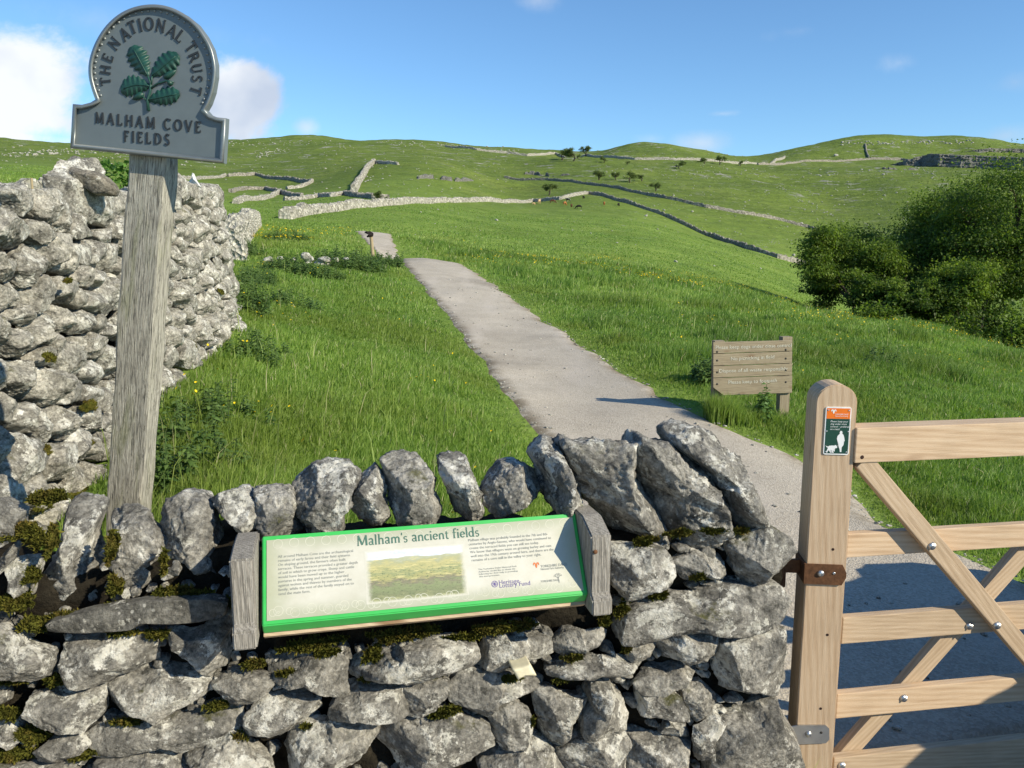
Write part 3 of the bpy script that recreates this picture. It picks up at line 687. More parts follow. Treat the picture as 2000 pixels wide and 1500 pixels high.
MOSS = [(610,1262,95,20),(760,1248,55,22),(820,1236,70,18),(960,1232,55,16),(1020,1226,40,14),(730,1285,30,26),(300,1245,40,10),(215,1075,14,50),(40,1040,60,30),(90,975,55,14),(20,1180,50,22),(60,1225,40,20),
        (1215,1195,25,18),(1290,1165,32,14),(1400,1040,60,9),(1260,1060,50,12),(1225,1270,18,16),(880,1392,50,8),(60,1440,55,20),(20,1330,40,18),(110,1335,30,12),(235,1240,40,10),(30,1480,60,14),(560,1320,40,8),(720,1330,22,7),(845,1322,30,8),(420,1385,35,10),(1125,1290,40,8),(1040,1415,8,12),(1370,1130,30,6),(450,1180,20,14),(60,1130,20,30),(130,1210,50,12),(70,1060,26,26),(110,1420,40,10),(150,1480,40,14),(250,1415,50,8),(460,1445,30,14),(500,1300,30,12),(640,1280,40,9),(900,1250,60,10),(1180,1215,18,20),(1000,1330,40,7),(1330,1045,45,9),(1450,1042,35,7),(1225,1165,14,22),(1100,1330,30,8),(690,1440,12,30),(860,1400,30,10),(30,1300,26,12),(10,1400,36,20),(600,1425,20,6),(380,1165,40,8),(230,1190,50,8),(170,1205,60,10),(222,1150,16,30),(330,1160,50,12),(100,1060,16,40),(320,1100,8,30)]
for i, (px, py, rx, ry) in enumerate(MOSS):
    s, z = wplane(px, py, .0); k = 1.95 / FPX; up = Vector((0, 0, .75)) + WN * .66
    C = wpt(s, .012, z); Nn = (Vector((0, 0, .6)) - WN * .8).normalized(); Yv = WD.cross(Nn) * -1
    V, Q, T, rr = moss_patch(C, np.array(WD), np.array(Yv), np.array(Nn), rx * k, ry * k, 40 + i, int(250 + rx * ry * .9), .016)
    me = np_mesh("moss", V - np.array(wall.location), Q, T, attrs={'rnd': rr}); o = link("moss", me, M_MOSS, None, wall.location); attach(o, wall)

# ------------------------------------------------------------------ tall wall along the left of the field
FOOT = [(-1.35, .6, .50), (-1.55, 1.6, .50), (-1.93, 3.0, .54), (-2.27, 5.2, .84), (-2.67, 7.7, 1.07), (-3.33, 9.5, 1.2), (-3.75, 10.7, 1.28)]
FP = resamp([(x, y, z) for x, y, z in FOOT], 240); FS = np.concatenate([[0], np.cumsum(np.linalg.norm(np.diff(FP[:, :2], axis=0), axis=1))])
def lw(s, h, off=0.0):
    x = np.interp(s, FS, FP[:, 0]); y = np.interp(s, FS, FP[:, 1]); z = np.interp(s, FS, FP[:, 2])
    x2 = np.interp(s + .3, FS, FP[:, 0]); y2 = np.interp(s + .3, FS, FP[:, 1])
    if s + .3 > FS[-1]: x2 += (x - np.interp(s - .3, FS, FP[:, 0])); y2 += (y - np.interp(s - .3, FS, FP[:, 1]))
    T = Vector((x2 - x, y2 - y, 0)).normalized(); Nn = Vector((T.y, -T.x, 0))        # Nn points out of the face, to the field
    return Vector((x, y, z - .12 + h)) + Nn * (off - .10 * h), T, Nn
LH = lambda s: float(np.interp(s, [0, 1.5, 2.6, 4.5, 6.0, 7.5, 9.2, 10.2, 11], [1.39, 1.42, 1.49, 1.38, 1.41, 1.37, 1.33, 1.25, .9]))
lwall = empty("dry_stone_wall", (FOOT[2][0], FOOT[2][1], FOOT[2][2]))
tag(lwall, "tall sunlit pale stone wall running away behind the leaning grey post", "stone wall", None, "thing")
rg = random.Random(11)
def clip(poly, nx, nz, d):
    out = []
    for i in range(len(poly)):
        p, q = poly[i], poly[(i + 1) % len(poly)]; a = p[0] * nx + p[1] * nz - d; b = q[0] * nx + q[1] * nz - d
        if a <= 0: out.append(p)
        if (a < 0) != (b < 0) and a != b: t = a / (a - b); out.append((p[0] + (q[0] - p[0]) * t, p[1] + (q[1] - p[1]) * t))
    return out
AN = 1.65                                   # stones lie wider than tall
pts = []
for tries in range(16000):
    s_, h_ = rg.uniform(.1, FS[-1] - .1), rg.uniform(0, 1.75); top = LH(s_)
    if h_ > top + .02: continue
    r_ = rg.choice([.05, .06, .07, .082, .098, .125]) * (1.3 if h_ > top - .25 else 1.0)
    if all(((s_ - a) / AN) ** 2 + (h_ - b_) ** 2 > (.79 * (r_ + r2)) ** 2 for a, b_, r2 in pts if abs(s_ - a) < .6): pts.append((s_, h_, r_))
stones = []
for i, (s_, h_, r_) in enumerate(pts):
    R_ = r_ * 1.75; cell = [(R_ * AN * .8 * math.cos(t), R_ * .8 * math.sin(t)) for t in np.linspace(0, 2 * math.pi, 13)[:-1]]
    for j, (a, b_, r2) in enumerate(pts):
        dx, dz = (a - s_) / AN, b_ - h_; dd = dx * dx + dz * dz
        if j == i or dd > .5 or dd == 0: continue
        l = math.sqrt(dd); k = (dd + r_ * r_ - r2 * r2) / (2 * l)       # power cell border
        cell = clip(cell, dx / l / AN, dz / l, k)
        if len(cell) < 3: break
    if len(cell) < 3: continue
    cx = sum(p[0] for p in cell) / len(cell); cz = sum(p[1] for p in cell) / len(cell)
    stones.append((s_ + cx, h_ + cz, r_ * AN * 2, r_ * 2, rg.randrange(10 ** 6), [(x - cx, z - cz) for x, z in cell]))
def left_stone(st, sub):
    sc, zc, w, hh, sd, cell = st; r2 = random.Random(sd)
    gk = r2.uniform(.97, 1.07); poly = [(x * gk * r2.uniform(.95, 1.05), z * gk * r2.uniform(.93, 1.05)) for x, z in cell]
    P, T, Nn = lw(sc, zc, r2.uniform(-.04, .008))
    V, F = rock(poly, min(.15, max(.08, .5 * min(w, hh) + .035)), sd % 9973, sub, 6.5, 15, .065)
    Wm = np.array([[T.x, -Nn.x, 0], [T.y, -Nn.y, 0], [0, 0, 1]])
    return V @ Wm.T, F, P, r2.random()
vis = [st for st in stones if lw(st[0], st[1])[0].y > 2.35]
vis.sort(key=lambda st: -(st[2] * st[3] / lw(st[0], st[1])[0].length ** 2))
keep = vis[:100]; rest = [st for st in stones if st not in keep]
for st in keep:
    V, F, P, r = left_stone(st, 6); me = np_mesh("stone", V, tris=F, attrs={'rnd': np.full(len(V), r)}); link("stone", me, M_PALE, lwall, P)
VV = []; FF = []; RR = []; nv = 0
for st in rest:
    V, F, P, r = left_stone(st, 4); VV.append(V + np.array(P)); FF.append(F + nv); nv += len(V); RR.append(np.full(len(V), r))
me = np_mesh("small_stones", np.concatenate(VV) - np.array(lwall.location), tris=np.concatenate(FF), attrs={'rnd': np.concatenate(RR)})
o = link("small_stones", me, M_PALE, None, lwall.location); attach(o, lwall); o['kind'] = 'stuff'
# core
V = []; ns = 160; prof = [(-.13, -.3), (-.13, .0), (-.14, .3), (-.14, .6), (-.14, .97), (-.25, 1.0), (-.42, .95), (-.55, .5), (-.6, -.3)]
for s in np.linspace(.05, FS[-1] - .1, ns):
    for (of, k) in prof:
        P, T, Nn = lw(s, k * LH(s), of); V.append(tuple(P))
V = np.array(V); V += np.stack([fbm(V * 9, 3, 3) * .035] * 3, 1)
me = np_mesh("wall_core", V - np.array(lwall.location), grid_faces(ns, len(prof))); o = link("wall_core", me, M_EARTH, None, lwall.location); attach(o, lwall)
# the long curved stone lying on top, and the pointed pale one further along
def left_top(px_poly, d, depth, seed, name, label, mat, amp=.04):
    c = np.mean(np.array(px_poly), 0); C = atd(c[0], c[1], d); r = pray(c[0], c[1]); n = Vector((0.25, -1, 0)).normalized(); X = Vector((-n.y, n.x, 0))
    Q = np.array([((onplane(px, py, C, n) - C).dot(X), (onplane(px, py, C, n) - C).z) for px, py in px_poly])
    V, F = rock(Q, depth, seed, 5, 3.0, 5, amp); Wm = np.array([[X.x, -n.x, 0], [X.y, -n.y, 0], [0, 0, 1]])
    me = np_mesh(name, V @ Wm.T, tris=F, attrs={'rnd': np.full(len(V), .2)}); o = link(name, me, mat, lwall, C); o['label'] = label
M_TAN = stone_mat('brown_grey_stone', (.15, .135, .11), (.29, .265, .215), .15, 0, .4)
left_top([(125,332),(133,325),(148,327),(165,333),(190,334),(213,347),(228,362),(233,372),(228,384),(190,382),(165,366),(140,362),(128,352)], 4.3, .09, 61, "coping_stone", "long smooth brown-grey curved stone lying on the wall top", M_TAN, .02)
left_top([(360,366),(371,352),(375,337),(379,339),(384,352),(394,366)], 6.9, .06, 62, "coping_stone", "small white pointed stone", flat("white_stone", (.62, .62, .60), .8), .01)
# moss and ochre patches on the left wall
for i, (px, py, rx, ry) in enumerate([(150,795,45,16),(70,700,25,12),(150,870,40,8),(60,880,25,14),(110,550,18,6),(360,675,40,25),(330,760,30,30),(345,790,20,20),(190,925,18,12),(120,975,70,14),(60,990,40,16),(420,570,16,10),(400,660,20,16)]):
    r = pray(px, py); best = None
    for s in np.linspace(.3, FS[-1] - .5, 200):
        P, T, Nn = lw(s, .6); den = r.dot(Nn)
        if abs(den) < 1e-3: continue
        q = Vector((0, 0, EYE)) + r * ((P - Vector((0, 0, EYE))).dot(Nn) / den); e = abs((q - P).dot(T))
        if best is None or e < best[0]: best = (e, q, T, Nn)
    _, q, T, Nn = best; k = q.length / FPX; Nm = (Nn * .8 + Vector((0, 0, .6))).normalized()
    V, Q, TT, rr = moss_patch(q + Nn * .05, np.array(T), np.array(Nm.cross(T)), np.array(Nm), rx * k, ry * k, 80 + i, int(200 + rx * ry * .6), .018)
    me = np_mesh("moss", V - np.array(lwall.location), Q, TT, attrs={'rnd': rr}); o = link("moss", me, M_MOSS, None, lwall.location); attach(o, lwall)

# ------------------------------------------------------------------ field walls in the distance
def rubble_wall_mat(name, a, b_, sc=3.2):
    m, t, b = newmat(name, .95, .1); p = t.pos()
    c = t.ramp(t.sep(t.voro(p, sc, out='Color'))[0], [(0, a), (1, b_)])
    c = t.mix(t.maprange(t.voro(p, sc, 'DISTANCE_TO_EDGE'), .06, .0), c, tuple(x * .3 for x in a))
    c = t.mix(.5, c, t.ramp(t.noise(p, 1.6, 6, .7), [(.3, .25), (.7, .8)]), 'OVERLAY'); t.put(b.inputs['Base Color'], c)
    t.put(b.inputs['Normal'], t.bump(t.voro(p, sc), .9, .12)); return m
M_NWALL = rubble_wall_mat('pale_near_wall', (.28, .27, .235), (.50, .485, .42), 10); M_FWALL = rubble_wall_mat("pale_field_wall", (.20, .192, .16), (.47, .45, .385)); M_DWALL = rubble_wall_mat("grey_shaded_field_wall", (.15, .142, .118), (.37, .345, .29))  # grey copy is darker: shaded wall faces are put into its colour
def field_wall(px, label, hgt_m=1.35, width=.6, mat=None, seed=0, pts=None, name="field_wall", dmin=20, step=None):
    P = pts if pts else [hit(x, y, dmin) for x, y in px]
    tot = sum((Vector(P[i + 1]) - Vector(P[i])).length for i in range(len(P) - 1)); dmean = sum(Vector(p).length for p in P) / len(P)
    step = step or max(.25, dmean * .0022); n = min(1200, max(12, int(tot / step))); Q = resamp(P, n); Q[:, 2] = hgt(Q[:, 0], Q[:, 1])
    d = np.gradient(Q[:, :2], axis=0); d /= np.linalg.norm(d, axis=1)[:, None]; nr = np.stack([d[:, 1], -d[:, 0]], 1)
    top = hgt_m * .66 * (1 + .14 * vnoise(np.stack([np.arange(n) * step / 5, np.zeros(n), np.full(n, seed)], 1), 4) + .20 * np.random.default_rng(seed).uniform(-1, 1, n))
    prof = [(-.62, -.5), (-.56, .25), (-.48, .55), (-.42, .85), (-.22, 1.0), (.22, 1.0), (.42, .85), (.48, .55), (.56, .25), (.62, -.5)]
    V = np.zeros((n, len(prof), 3)); rr = np.random.default_rng(seed + 1)
    for j, (o, k) in enumerate(prof):
        off = o * width + rr.uniform(-1, 1, n) * .13 * width
        V[:, j, :2] = Q[:, :2] + nr * off[:, None]; V[:, j, 2] = Q[:, 2] + k * top + rr.uniform(-1, 1, n) * .06
    c = Q[n // 2]; k_ = len(prof); F = [tuple(f) for f in grid_faces(n, k_)]; e0 = (n - 1) * k_
    for a_ in range(k_ // 2 - 1):
        F.append((a_, a_ + 1, k_ - 2 - a_, k_ - 1 - a_)); F.append((e0 + k_ - 1 - a_, e0 + k_ - 2 - a_, e0 + a_ + 1, e0 + a_))
    me = np_mesh(name, V.reshape(-1, 3) - c, F, smooth=False); me.flip_normals()
    o = link(name, me, mat or M_FWALL, None, tuple(c)); tag(o, label, "stone wall", "dry stone walls on the hillside", "thing"); return o
field_wall([(556,428),(600,420),(660,412),(720,406),(790,398),(870,394),(960,394),(1040,394),(1095,390),(1150,379)], "long pale wall curving across the meadow below the knoll and behind the grazing cattle", 1.45, .9)
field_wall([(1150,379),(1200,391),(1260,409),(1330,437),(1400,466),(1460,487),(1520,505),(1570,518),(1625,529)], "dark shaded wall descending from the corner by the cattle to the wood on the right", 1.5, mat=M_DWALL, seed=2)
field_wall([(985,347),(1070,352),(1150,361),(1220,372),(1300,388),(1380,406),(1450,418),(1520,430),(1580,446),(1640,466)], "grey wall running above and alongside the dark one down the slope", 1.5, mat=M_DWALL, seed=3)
field_wall([(690,376),(700,358),(712,340),(722,325),(731,319)], "bright white wall climbing straight up beside the rocky knoll", 2.2, 1.3, seed=4)
field_wall([(731,319),(760,320),(778,322)], "short broken white wall on top of the knoll", 1.4, .9, seed=5)
field_wall([(870,287),(930,293),(990,300),(1030,305),(1085,301)], "pale wall along the crest left of the rounded green hilltop", 2.4, 1.3, seed=6)
field_wall([(1085,301),(1160,307),(1240,312),(1320,313),(1400,316),(1480,321)], "long pale wall running below the rounded green hilltop", 2.2, 1.3, seed=7)
field_wall([(1506,322),(1515,314),(1532,308)], "short reddish wall dropping from the shaded ridge", 2.6, 1.6, seed=8)
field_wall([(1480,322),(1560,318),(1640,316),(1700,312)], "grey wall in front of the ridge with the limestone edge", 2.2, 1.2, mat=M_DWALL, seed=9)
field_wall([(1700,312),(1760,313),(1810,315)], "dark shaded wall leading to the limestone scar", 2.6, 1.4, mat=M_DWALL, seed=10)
field_wall([(445,345),(500,342),(530,350),(570,352),(610,356)], "far grey wall across the left hill beyond the sign", 1.6, .9, mat=M_DWALL, seed=11)
field_wall([(610,356),(590,366),(560,370)], "short pale return wall joining two walls on the left hill", 1.5, .9, seed=12)
field_wall([(450,376),(480,370),(520,370),(545,376),(570,384),(590,386)], "grey wall bending across the small enclosure on the left", 1.3, .8, mat=M_DWALL, seed=13)
field_wall([(460,398),(500,392),(530,386),(548,376)], "pale wall sloping up the small enclosure on the left", 1.3, .8, seed=14)
field_wall([(555,392),(590,390),(620,386),(650,384),(690,378)], "low tumbled wall with loose stones below the knoll", 1.1, 1.2, seed=15)
field_wall([(665,381),(700,385),(730,389),(760,390)], "low dark wall behind the round bush", 1.2, .8, mat=M_DWALL, seed=16)
field_wall([(350,350),(400,349),(440,343)], "pale wall just right of the grey sign post on the far hill", 1.4, .9, seed=17)
field_wall(None, "pale tumbled wall sloping down to the left behind the near wall", 1.2, .7, seed=18, pts=[onland(-60, 26), onland(0, 27), onland(60, 29), onland(110, 32), onland(150, 36)])
field_wall(None, "low pale wall continuing the tall left wall into the meadow", 1.15, .55, seed=19, pts=[onland(450, 19), onland(474, 28), onland(492, 38), onland(503, 44)], step=.12, mat=M_NWALL)
field_wall([(1690,282),(1692,296),(1697,308)], "faint grey wall running straight up the right-hand ridge", 2.0, 1.2, mat=M_DWALL, seed=20)
# unseen wall added right of view, profiled to shade ground behind the gate
SHADE_X = 2.72
pts = [Vector((SHADE_X + .55, -7, 0)), Vector((SHADE_X + .3, -2, 0)), Vector((SHADE_X + .1, 0.5, 0)), Vector((SHADE_X, 2.2, 0)), Vector((SHADE_X, 3.75, 0))]
Qs = resamp(pts, 150); V = []; Hs = np.interp(Qs[:, 1], [-7, -1, 1.2, 1.7, 2.2, 2.7, 3.0, 3.5, 3.7, 3.75], [1.4, 1.3, 1.2, 1.22, 1.15, 1.02, .92, .76, .45, .3])
prof = [(.0, -.1), (.03, .3), (.05, .6), (.08, .9), (.16, 1.0), (.34, 1.0), (.44, .8), (.5, .3), (.52, -.1)]
for q, hh in zip(Qs, Hs):
    for (o_, k) in prof: V.append((q[0] + o_, q[1], k * hh))
V = np.array(V); V += np.stack([fbm(V * 7, 3, 8) * .06, fbm(V * 7 + 5, 3, 9) * .05, fbm(V * 9 + 7, 3, 10) * .06], 1)
c = np.array([SHADE_X + .25, -1, 0]); me = np_mesh("shade_wall", V - c, grid_faces(150, len(prof)), attrs={'rnd': np.full(len(V), .4)})
tag(link("shade_wall", me, M_DWALL, None, tuple(c)), "rough stone wall added out of view to shade the ground behind the gate", "stone wall", None, "thing")
# ------------------------------------------------------------------ timber
def timber(name, a, b_, c_, grain=1.0, knots=True, rough=.75, worn=0.0, mossy=0.0, bumpk=.25, wave=.2):
    """wood with the grain along the object's local x"""
    m, t, b = newmat(name, rough, .25); o = t.obj(); r = t.rnd(); off = t.n_link('ShaderNodeCombineXYZ', t.math('MULTIPLY', r, 19.0))[0]
    q = t.vmath('ADD', t.vmath('MULTIPLY', o, (1.0, 16, 16)), off)
    g = t.noise(q, 3.4 * grain, 6, .62, .35)
    wv = t.n('ShaderNodeTexWave', wave_type='BANDS', bands_direction='DIAGONAL'); t.put(wv.inputs['Vector'], t.vmath('ADD', t.vmath('MULTIPLY', o, (.9, 11, 11)), off))
    wv.inputs['Scale'].default_value = 3.0 * grain; wv.inputs['Distortion'].default_value = 5.0; wv.inputs['Detail'].default_value = 3; wv.inputs['Detail Scale'].default_value = .9
    f = t.math('ADD', t.math('MULTIPLY', g, 1 - wave), t.math('MULTIPLY', wv.outputs['Fac'], wave))
    c = t.ramp(f, [(.22, a), (.5, b_), (.78, c_)])
    c = t.mix(t.math('MULTIPLY', t.maprange(t.noise(t.vmath('ADD', o, off), 5, 4, .6), .45, .75), .35), c, tuple(x * .72 for x in b_))
    if knots:
        kv = t.voro(t.vmath('ADD', t.vmath('MULTIPLY', o, (2.6, 9, 9)), off), 1.0); k = t.maprange(kv, .19, .09)
        c = t.mix(t.math('MULTIPLY', k, .75), c, (.16, .075, .03))
    fib = t.noise(t.vmath('MULTIPLY', o, (6, 160, 160)), 2.2, 4, .7)
    if worn:
        c = t.mix(t.math('MULTIPLY', t.maprange(fib, .42, .68), worn), c, (.045, .04, .033))
        bl = t.noise(t.vmath('MULTIPLY', o, (16, 60, 60)), 1.6, 6, .72); c = t.mix(t.math('MULTIPLY', t.maprange(bl, .52, .66), worn * .8), c, (.06, .057, .05))
    if mossy:
        mm = t.noise(t.vmath('MULTIPLY', o, (1.5, 9, 9)), 2.2, 5, .65); c = t.mix(t.math('MULTIPLY', t.maprange(mm, .5, .68), mossy), c, (.17, .19, .075))
    t.put(b.inputs['Base Color'], c)
    t.put(b.inputs['Normal'], t.bump(t.math('ADD', t.math('MULTIPLY', fib, 1.0), t.math('MULTIPLY', g, .7)), bumpk, .006)); return m
M_LARCH = timber("new_larch", (.40, .27, .165), (.525, .385, .255), (.60, .465, .325))
M_LARCH2 = timber("weathered_larch", (.33, .235, .15), (.445, .335, .225), (.53, .415, .295), 1.3)
M_OLDOAK = timber("weathered_grey_oak", (.27, .26, .215), (.45, .43, .36), (.60, .57, .475), 3.6, False, .9, .8, .4, .9, 0.0)
M_GREYTIM = timber("split_grey_timber", (.20, .185, .16), (.36, .335, .295), (.47, .445, .395), 1.5, False, .9, .55, 0, .8)
M_SIGNTIM = timber("tanned_sign_board", (.19, .15, .10), (.29, .24, .165), (.36, .31, .22), 1.2, True, .85, .25)
M_POSTTIM = timber("round_stake", (.20, .15, .09), (.33, .26, .16), (.42, .35, .23), 1.2, False)
M_ZINC = flat("galvanised_steel", (.52, .53, .54), .35, .9, .5, .1)
M_RUST = flat("rusty_strap", (.13, .062, .03), .75, .35, .3, .35, .4, 60)
M_DARKMETAL = flat("dark_bolt", (.06, .055, .05), .5, .6)
M_HOLE = flat("dark_hole", (.03, .012, .008), .9)

def beam(name, P0, P1, wv, tv, mat, parent, bev=.003, lead=None):
    """board from P0 to P1 (centre of the seen face); wv = width vector, tv = thickness vector (away from the face); local x runs along it"""
    P0, P1, wv, tv = Vector(P0), Vector(P1), Vector(wv), Vector(tv); L = (P1 - P0).length; X = (P1 - P0) / L; Y = wv.normalized(); Z = X.cross(Y)
    w = wv.length; th = tv.length; sg = 1 if tv.dot(Z) > 0 else -1
    m = MB(); m.box((0, -w / 2, 0), (L, 0, 0), (0, w, 0), (0, 0, th * sg), bev)
    me = bpy.data.meshes.new(name); me.from_pydata(m.v, [], m.f); me.update()
    o = bpy.data.objects.new(name, me); COL.objects.link(o); me.materials.append(mat)
    R = Matrix((X, Y, Z)).transposed().to_quaternion()
    o.rotation_euler = R.to_euler(); o.location = P0
    if parent is not None: attach(o, parent)
    return o

# ------------------------------------------------------------------ lettering
def arc(cx, cy, rx, ry, a0, a1, n=14): return [(cx + rx * math.cos(math.radians(a0 + (a1 - a0) * i / n)), cy + ry * math.sin(math.radians(a0 + (a1 - a0) * i / n))) for i in range(n + 1)]
K, N_ = .17, .09
def ring_w(n, thin=N_, thick=K, ph=0): return [thin + (thick - thin) * abs(math.cos(2 * math.pi * i / n + ph)) for i in range(n + 1)]
def ser(x, y, w=.26): return ([(x - w * .4, y), (x + w * .4, y)], .05)
GL = {
 'T': (.82, [([(.03, .96), (.79, .96)], .09), ([(.41, 0), (.41, .93)], K), ser(.41, .03, .34), ([(.05, .96), (.05, .80)], .06), ([(.77, .96), (.77, .80)], .06)]),
 'H': (.92, [([(.16, 0), (.16, 1)], K), ([(.76, 0), (.76, 1)], K), ([(.2, .52), (.72, .52)], N_), ser(.16, .03), ser(.16, .97), ser(.76, .03), ser(.76, .97)]),
 'E': (.70, [([(.16, 0), (.16, 1)], K), ([(.1, .95), (.62, .95)], .09), ([(.16, .52), (.5, .52)], .08), ([(.1, .05), (.64, .05)], .09), ([(.61, .95), (.61, .8)], .06), ([(.63, .05), (.63, .22)], .06)]),
 'N': (.95, [([(.14, 0), (.14, 1)], N_), ([(.80, 0), (.80, 1)], N_), ([(.12, .97), (.80, .03)], K), ser(.14, .03), ser(.80, .97)]),
 'A': (.88, [([(.06, 0), (.43, 1)], N_), ([(.43, 1), (.80, 0)], K), ([(.2, .33), (.66, .33)], .075), ser(.08, .03, .24), ser(.79, .03, .28)]),
 'I': (.34, [([(.17, 0), (.17, 1)], K), ser(.17, .03, .30), ser(.17, .97, .30)]),
 'O': (.98, [(arc(.49, .5, .40, .46, 0, 360, 24), ring_w(24))]),
 'L': (.68, [([(.16, 0), (.16, 1)], K), ([(.1, .05), (.62, .05)], .09), ser(.16, .97), ([(.61, .05), (.61, .25)], .06)]),
 'R': (.82, [([(.16, 0), (.16, 1)], K), ([(.16, .95)] + arc(.40, .73, .22, .22, 90, -90, 10) + [(.16, .51)], .10), ([(.40, .5), (.76, 0)], K), ser(.16, .03)]),
 'U': (.88, [([(.16, 1), (.16, .35)], K), (arc(.44, .33, .28, .29, 180, 360, 12), .12), ([(.72, .35), (.72, 1)], N_), ser(.16, .97), ser(.72, .97)]),
 'S': (.64, [(arc(.33, .74, .21, .22, 30, 250, 12) + arc(.32, .26, .23, .23, 75, -150, 12), .12), ([(.52, .84), (.54, .97)], .06), ([(.1, .16), (.08, .03)], .06)]),
 'M': (1.10, [([(.14, 0), (.17, 1)], N_), ([(.17, 1), (.54, .08)], K), ([(.54, .08), (.90, 1)], N_), ([(.90, 1), (.95, 0)], K), ser(.14, .03, .22), ser(.95, .03, .24)]),
 'C': (.86, [(arc(.48, .5, .39, .46, 45, 315, 18), [N_ + (K - N_) * abs(math.cos(math.radians(45 + 15 * i))) for i in range(19)]), ([(.76, .82), (.78, .97)], .06)]),
 'V': (.86, [([(.06, 1), (.43, 0)], K), ([(.43, 0), (.78, 1)], N_), ser(.08, .97), ser(.77, .97, .22)]),
 'F': (.64, [([(.16, 0), (.16, 1)], K), ([(.1, .95), (.60, .95)], .09), ([(.16, .52), (.48, .52)], .08), ser(.16, .03), ([(.59, .95), (.59, .8)], .06)]),
 'D': (.92, [([(.16, 0), (.16, 1)], K), ([(.1, .95), (.38, .95)] + arc(.38, .5, .42, .45, 85, -85, 14) + [(.38, .05), (.1, .05)], [.09, .09] + [.09 + .08 * math.sin(math.pi * i / 14) for i in range(15)] + [.09, .09])]),
 ' ': (.34, []),
 "'": (.24, [([(.12, .72), (.12, .98)], .10)]),
 'a': (.56, [(arc(.25, .48, .17, .14, 160, 20, 8) + [(.42, .42), (.42, .04)], .13), (arc(.25, .17, .16, .14, 20, 340, 12), .09), ([(.42, .04), (.52, .02)], .07)]),
 'c': (.50, [(arc(.29, .31, .21, .27, 45, 315, 12), [.07 + .07 * abs(math.cos(math.radians(45 + 22 * i))) for i in range(13)])]),
 'd': (.64, [(arc(.27, .30, .20, .26, 0, 360, 16), ring_w(16, .07, .13)), ([(.47, 0), (.47, 1)], .13), ser(.44, .98, .2), ser(.52, .03, .16)]),
 'e': (.54, [([(.1, .33), (.46, .33)], .06), (arc(.28, .31, .20, .27, 0, 320, 16), [.08 + .06 * abs(math.cos(math.radians(20 * i))) for i in range(17)])]),
 'f': (.40, [([(.17, 0), (.17, .78)] + arc(.30, .80, .13, .15, 180, 40, 6), .12), ([(.04, .57), (.36, .57)], .06), ser(.18, .03, .28)]),
 'h': (.66, [([(.15, 0), (.15, 1)], .13), ([(.15, .42)] + arc(.34, .40, .17, .18, 150, 0, 8) + [(.51, .02)], .12), ser(.15, .03, .24), ser(.51, .03, .24), ser(.11, .98, .18)]),
 'i': (.32, [([(.16, 0), (.16, .58)], .13), ([(.16, .76), (.16, .90)], .14), ser(.16, .03, .26), ser(.12, .57, .16)]),
 'l': (.32, [([(.16, 0), (.16, 1)], .13), ser(.16, .03, .26), ser(.12, .98, .16)]),
 'm': (.98, [([(.15, 0), (.15, .58)], .13), ([(.15, .42)] + arc(.33, .40, .16, .18, 150, 0, 8) + [(.49, .02)], .12), ([(.49, .42)] + arc(.67, .40, .16, .18, 150, 0, 8) + [(.83, .02)], .12), ser(.15, .03, .22), ser(.49, .03, .22), ser(.83, .03, .22)]),
 'n': (.66, [([(.15, 0), (.15, .58)], .13), ([(.15, .42)] + arc(.34, .40, .17, .18, 150, 0, 8) + [(.51, .02)], .12), ser(.15, .03, .24), ser(.51, .03, .24)]),
 's': (.46, [(arc(.23, .43, .14, .14, 30, 250, 9) + arc(.22, .16, .15, .15, 75, -150, 9), .09)]),
 't': (.40, [([(.17, .76), (.17, .14)] + arc(.29, .14, .12, .12, 180, 300, 6), .11), ([(.04, .57), (.36, .57)], .06)]),
}
_lift = [0]
def glyph(mb, ch, P, X, Y, Nn, size, depth, lift=0.0, xs=1.0):
    """raised letter: P = left end of its baseline, X, Y unit vectors in the sign's plane"""
    w, strokes = GL[ch]; w *= xs
    for pts, wd in strokes:
        pts = [(x * xs, y) for x, y in pts]
        _lift[0] = (_lift[0] + 1) % 9; dz = depth + _lift[0] * depth * .012
        wd = [wd] * len(pts) if not isinstance(wd, list) else wd
        Ls, Rs = [], []
        for i, (x, y) in enumerate(pts):
            a = pts[max(i - 1, 0)]; b = pts[min(i + 1, len(pts) - 1)]; tx, ty = b[0] - a[0], b[1] - a[1]; l = math.hypot(tx, ty) or 1
            nx, ny = -ty / l * wd[i] / 2, tx / l * wd[i] / 2; Ls.append((x + nx, y + ny)); Rs.append((x - nx, y - ny))
        V = []; n = len(pts)
        for z in (0.0, dz):
            for (x, y) in Ls: V.append(P + X * x * size + Y * y * size + Nn * z)
            for (x, y) in Rs: V.append(P + X * x * size + Y * y * size + Nn * z)
        F = []
        for i in range(n - 1):
            F.append((2 * n + i, 3 * n + i, 3 * n + i + 1, 2 * n + i + 1)); F.append((i, 2 * n + i, 2 * n + i + 1, i + 1)); F.append((n + i, n + i + 1, 3 * n + i + 1, 3 * n + i))
        F.append((0, n, 3 * n, 2 * n)); F.append((n - 1, 3 * n - 1, 4 * n - 1, 2 * n - 1)); mb.add(V, F)
    return w * size
def gwidth(s, size, track=0.0): return sum(GL[c][0] * size + track for c in s) - track
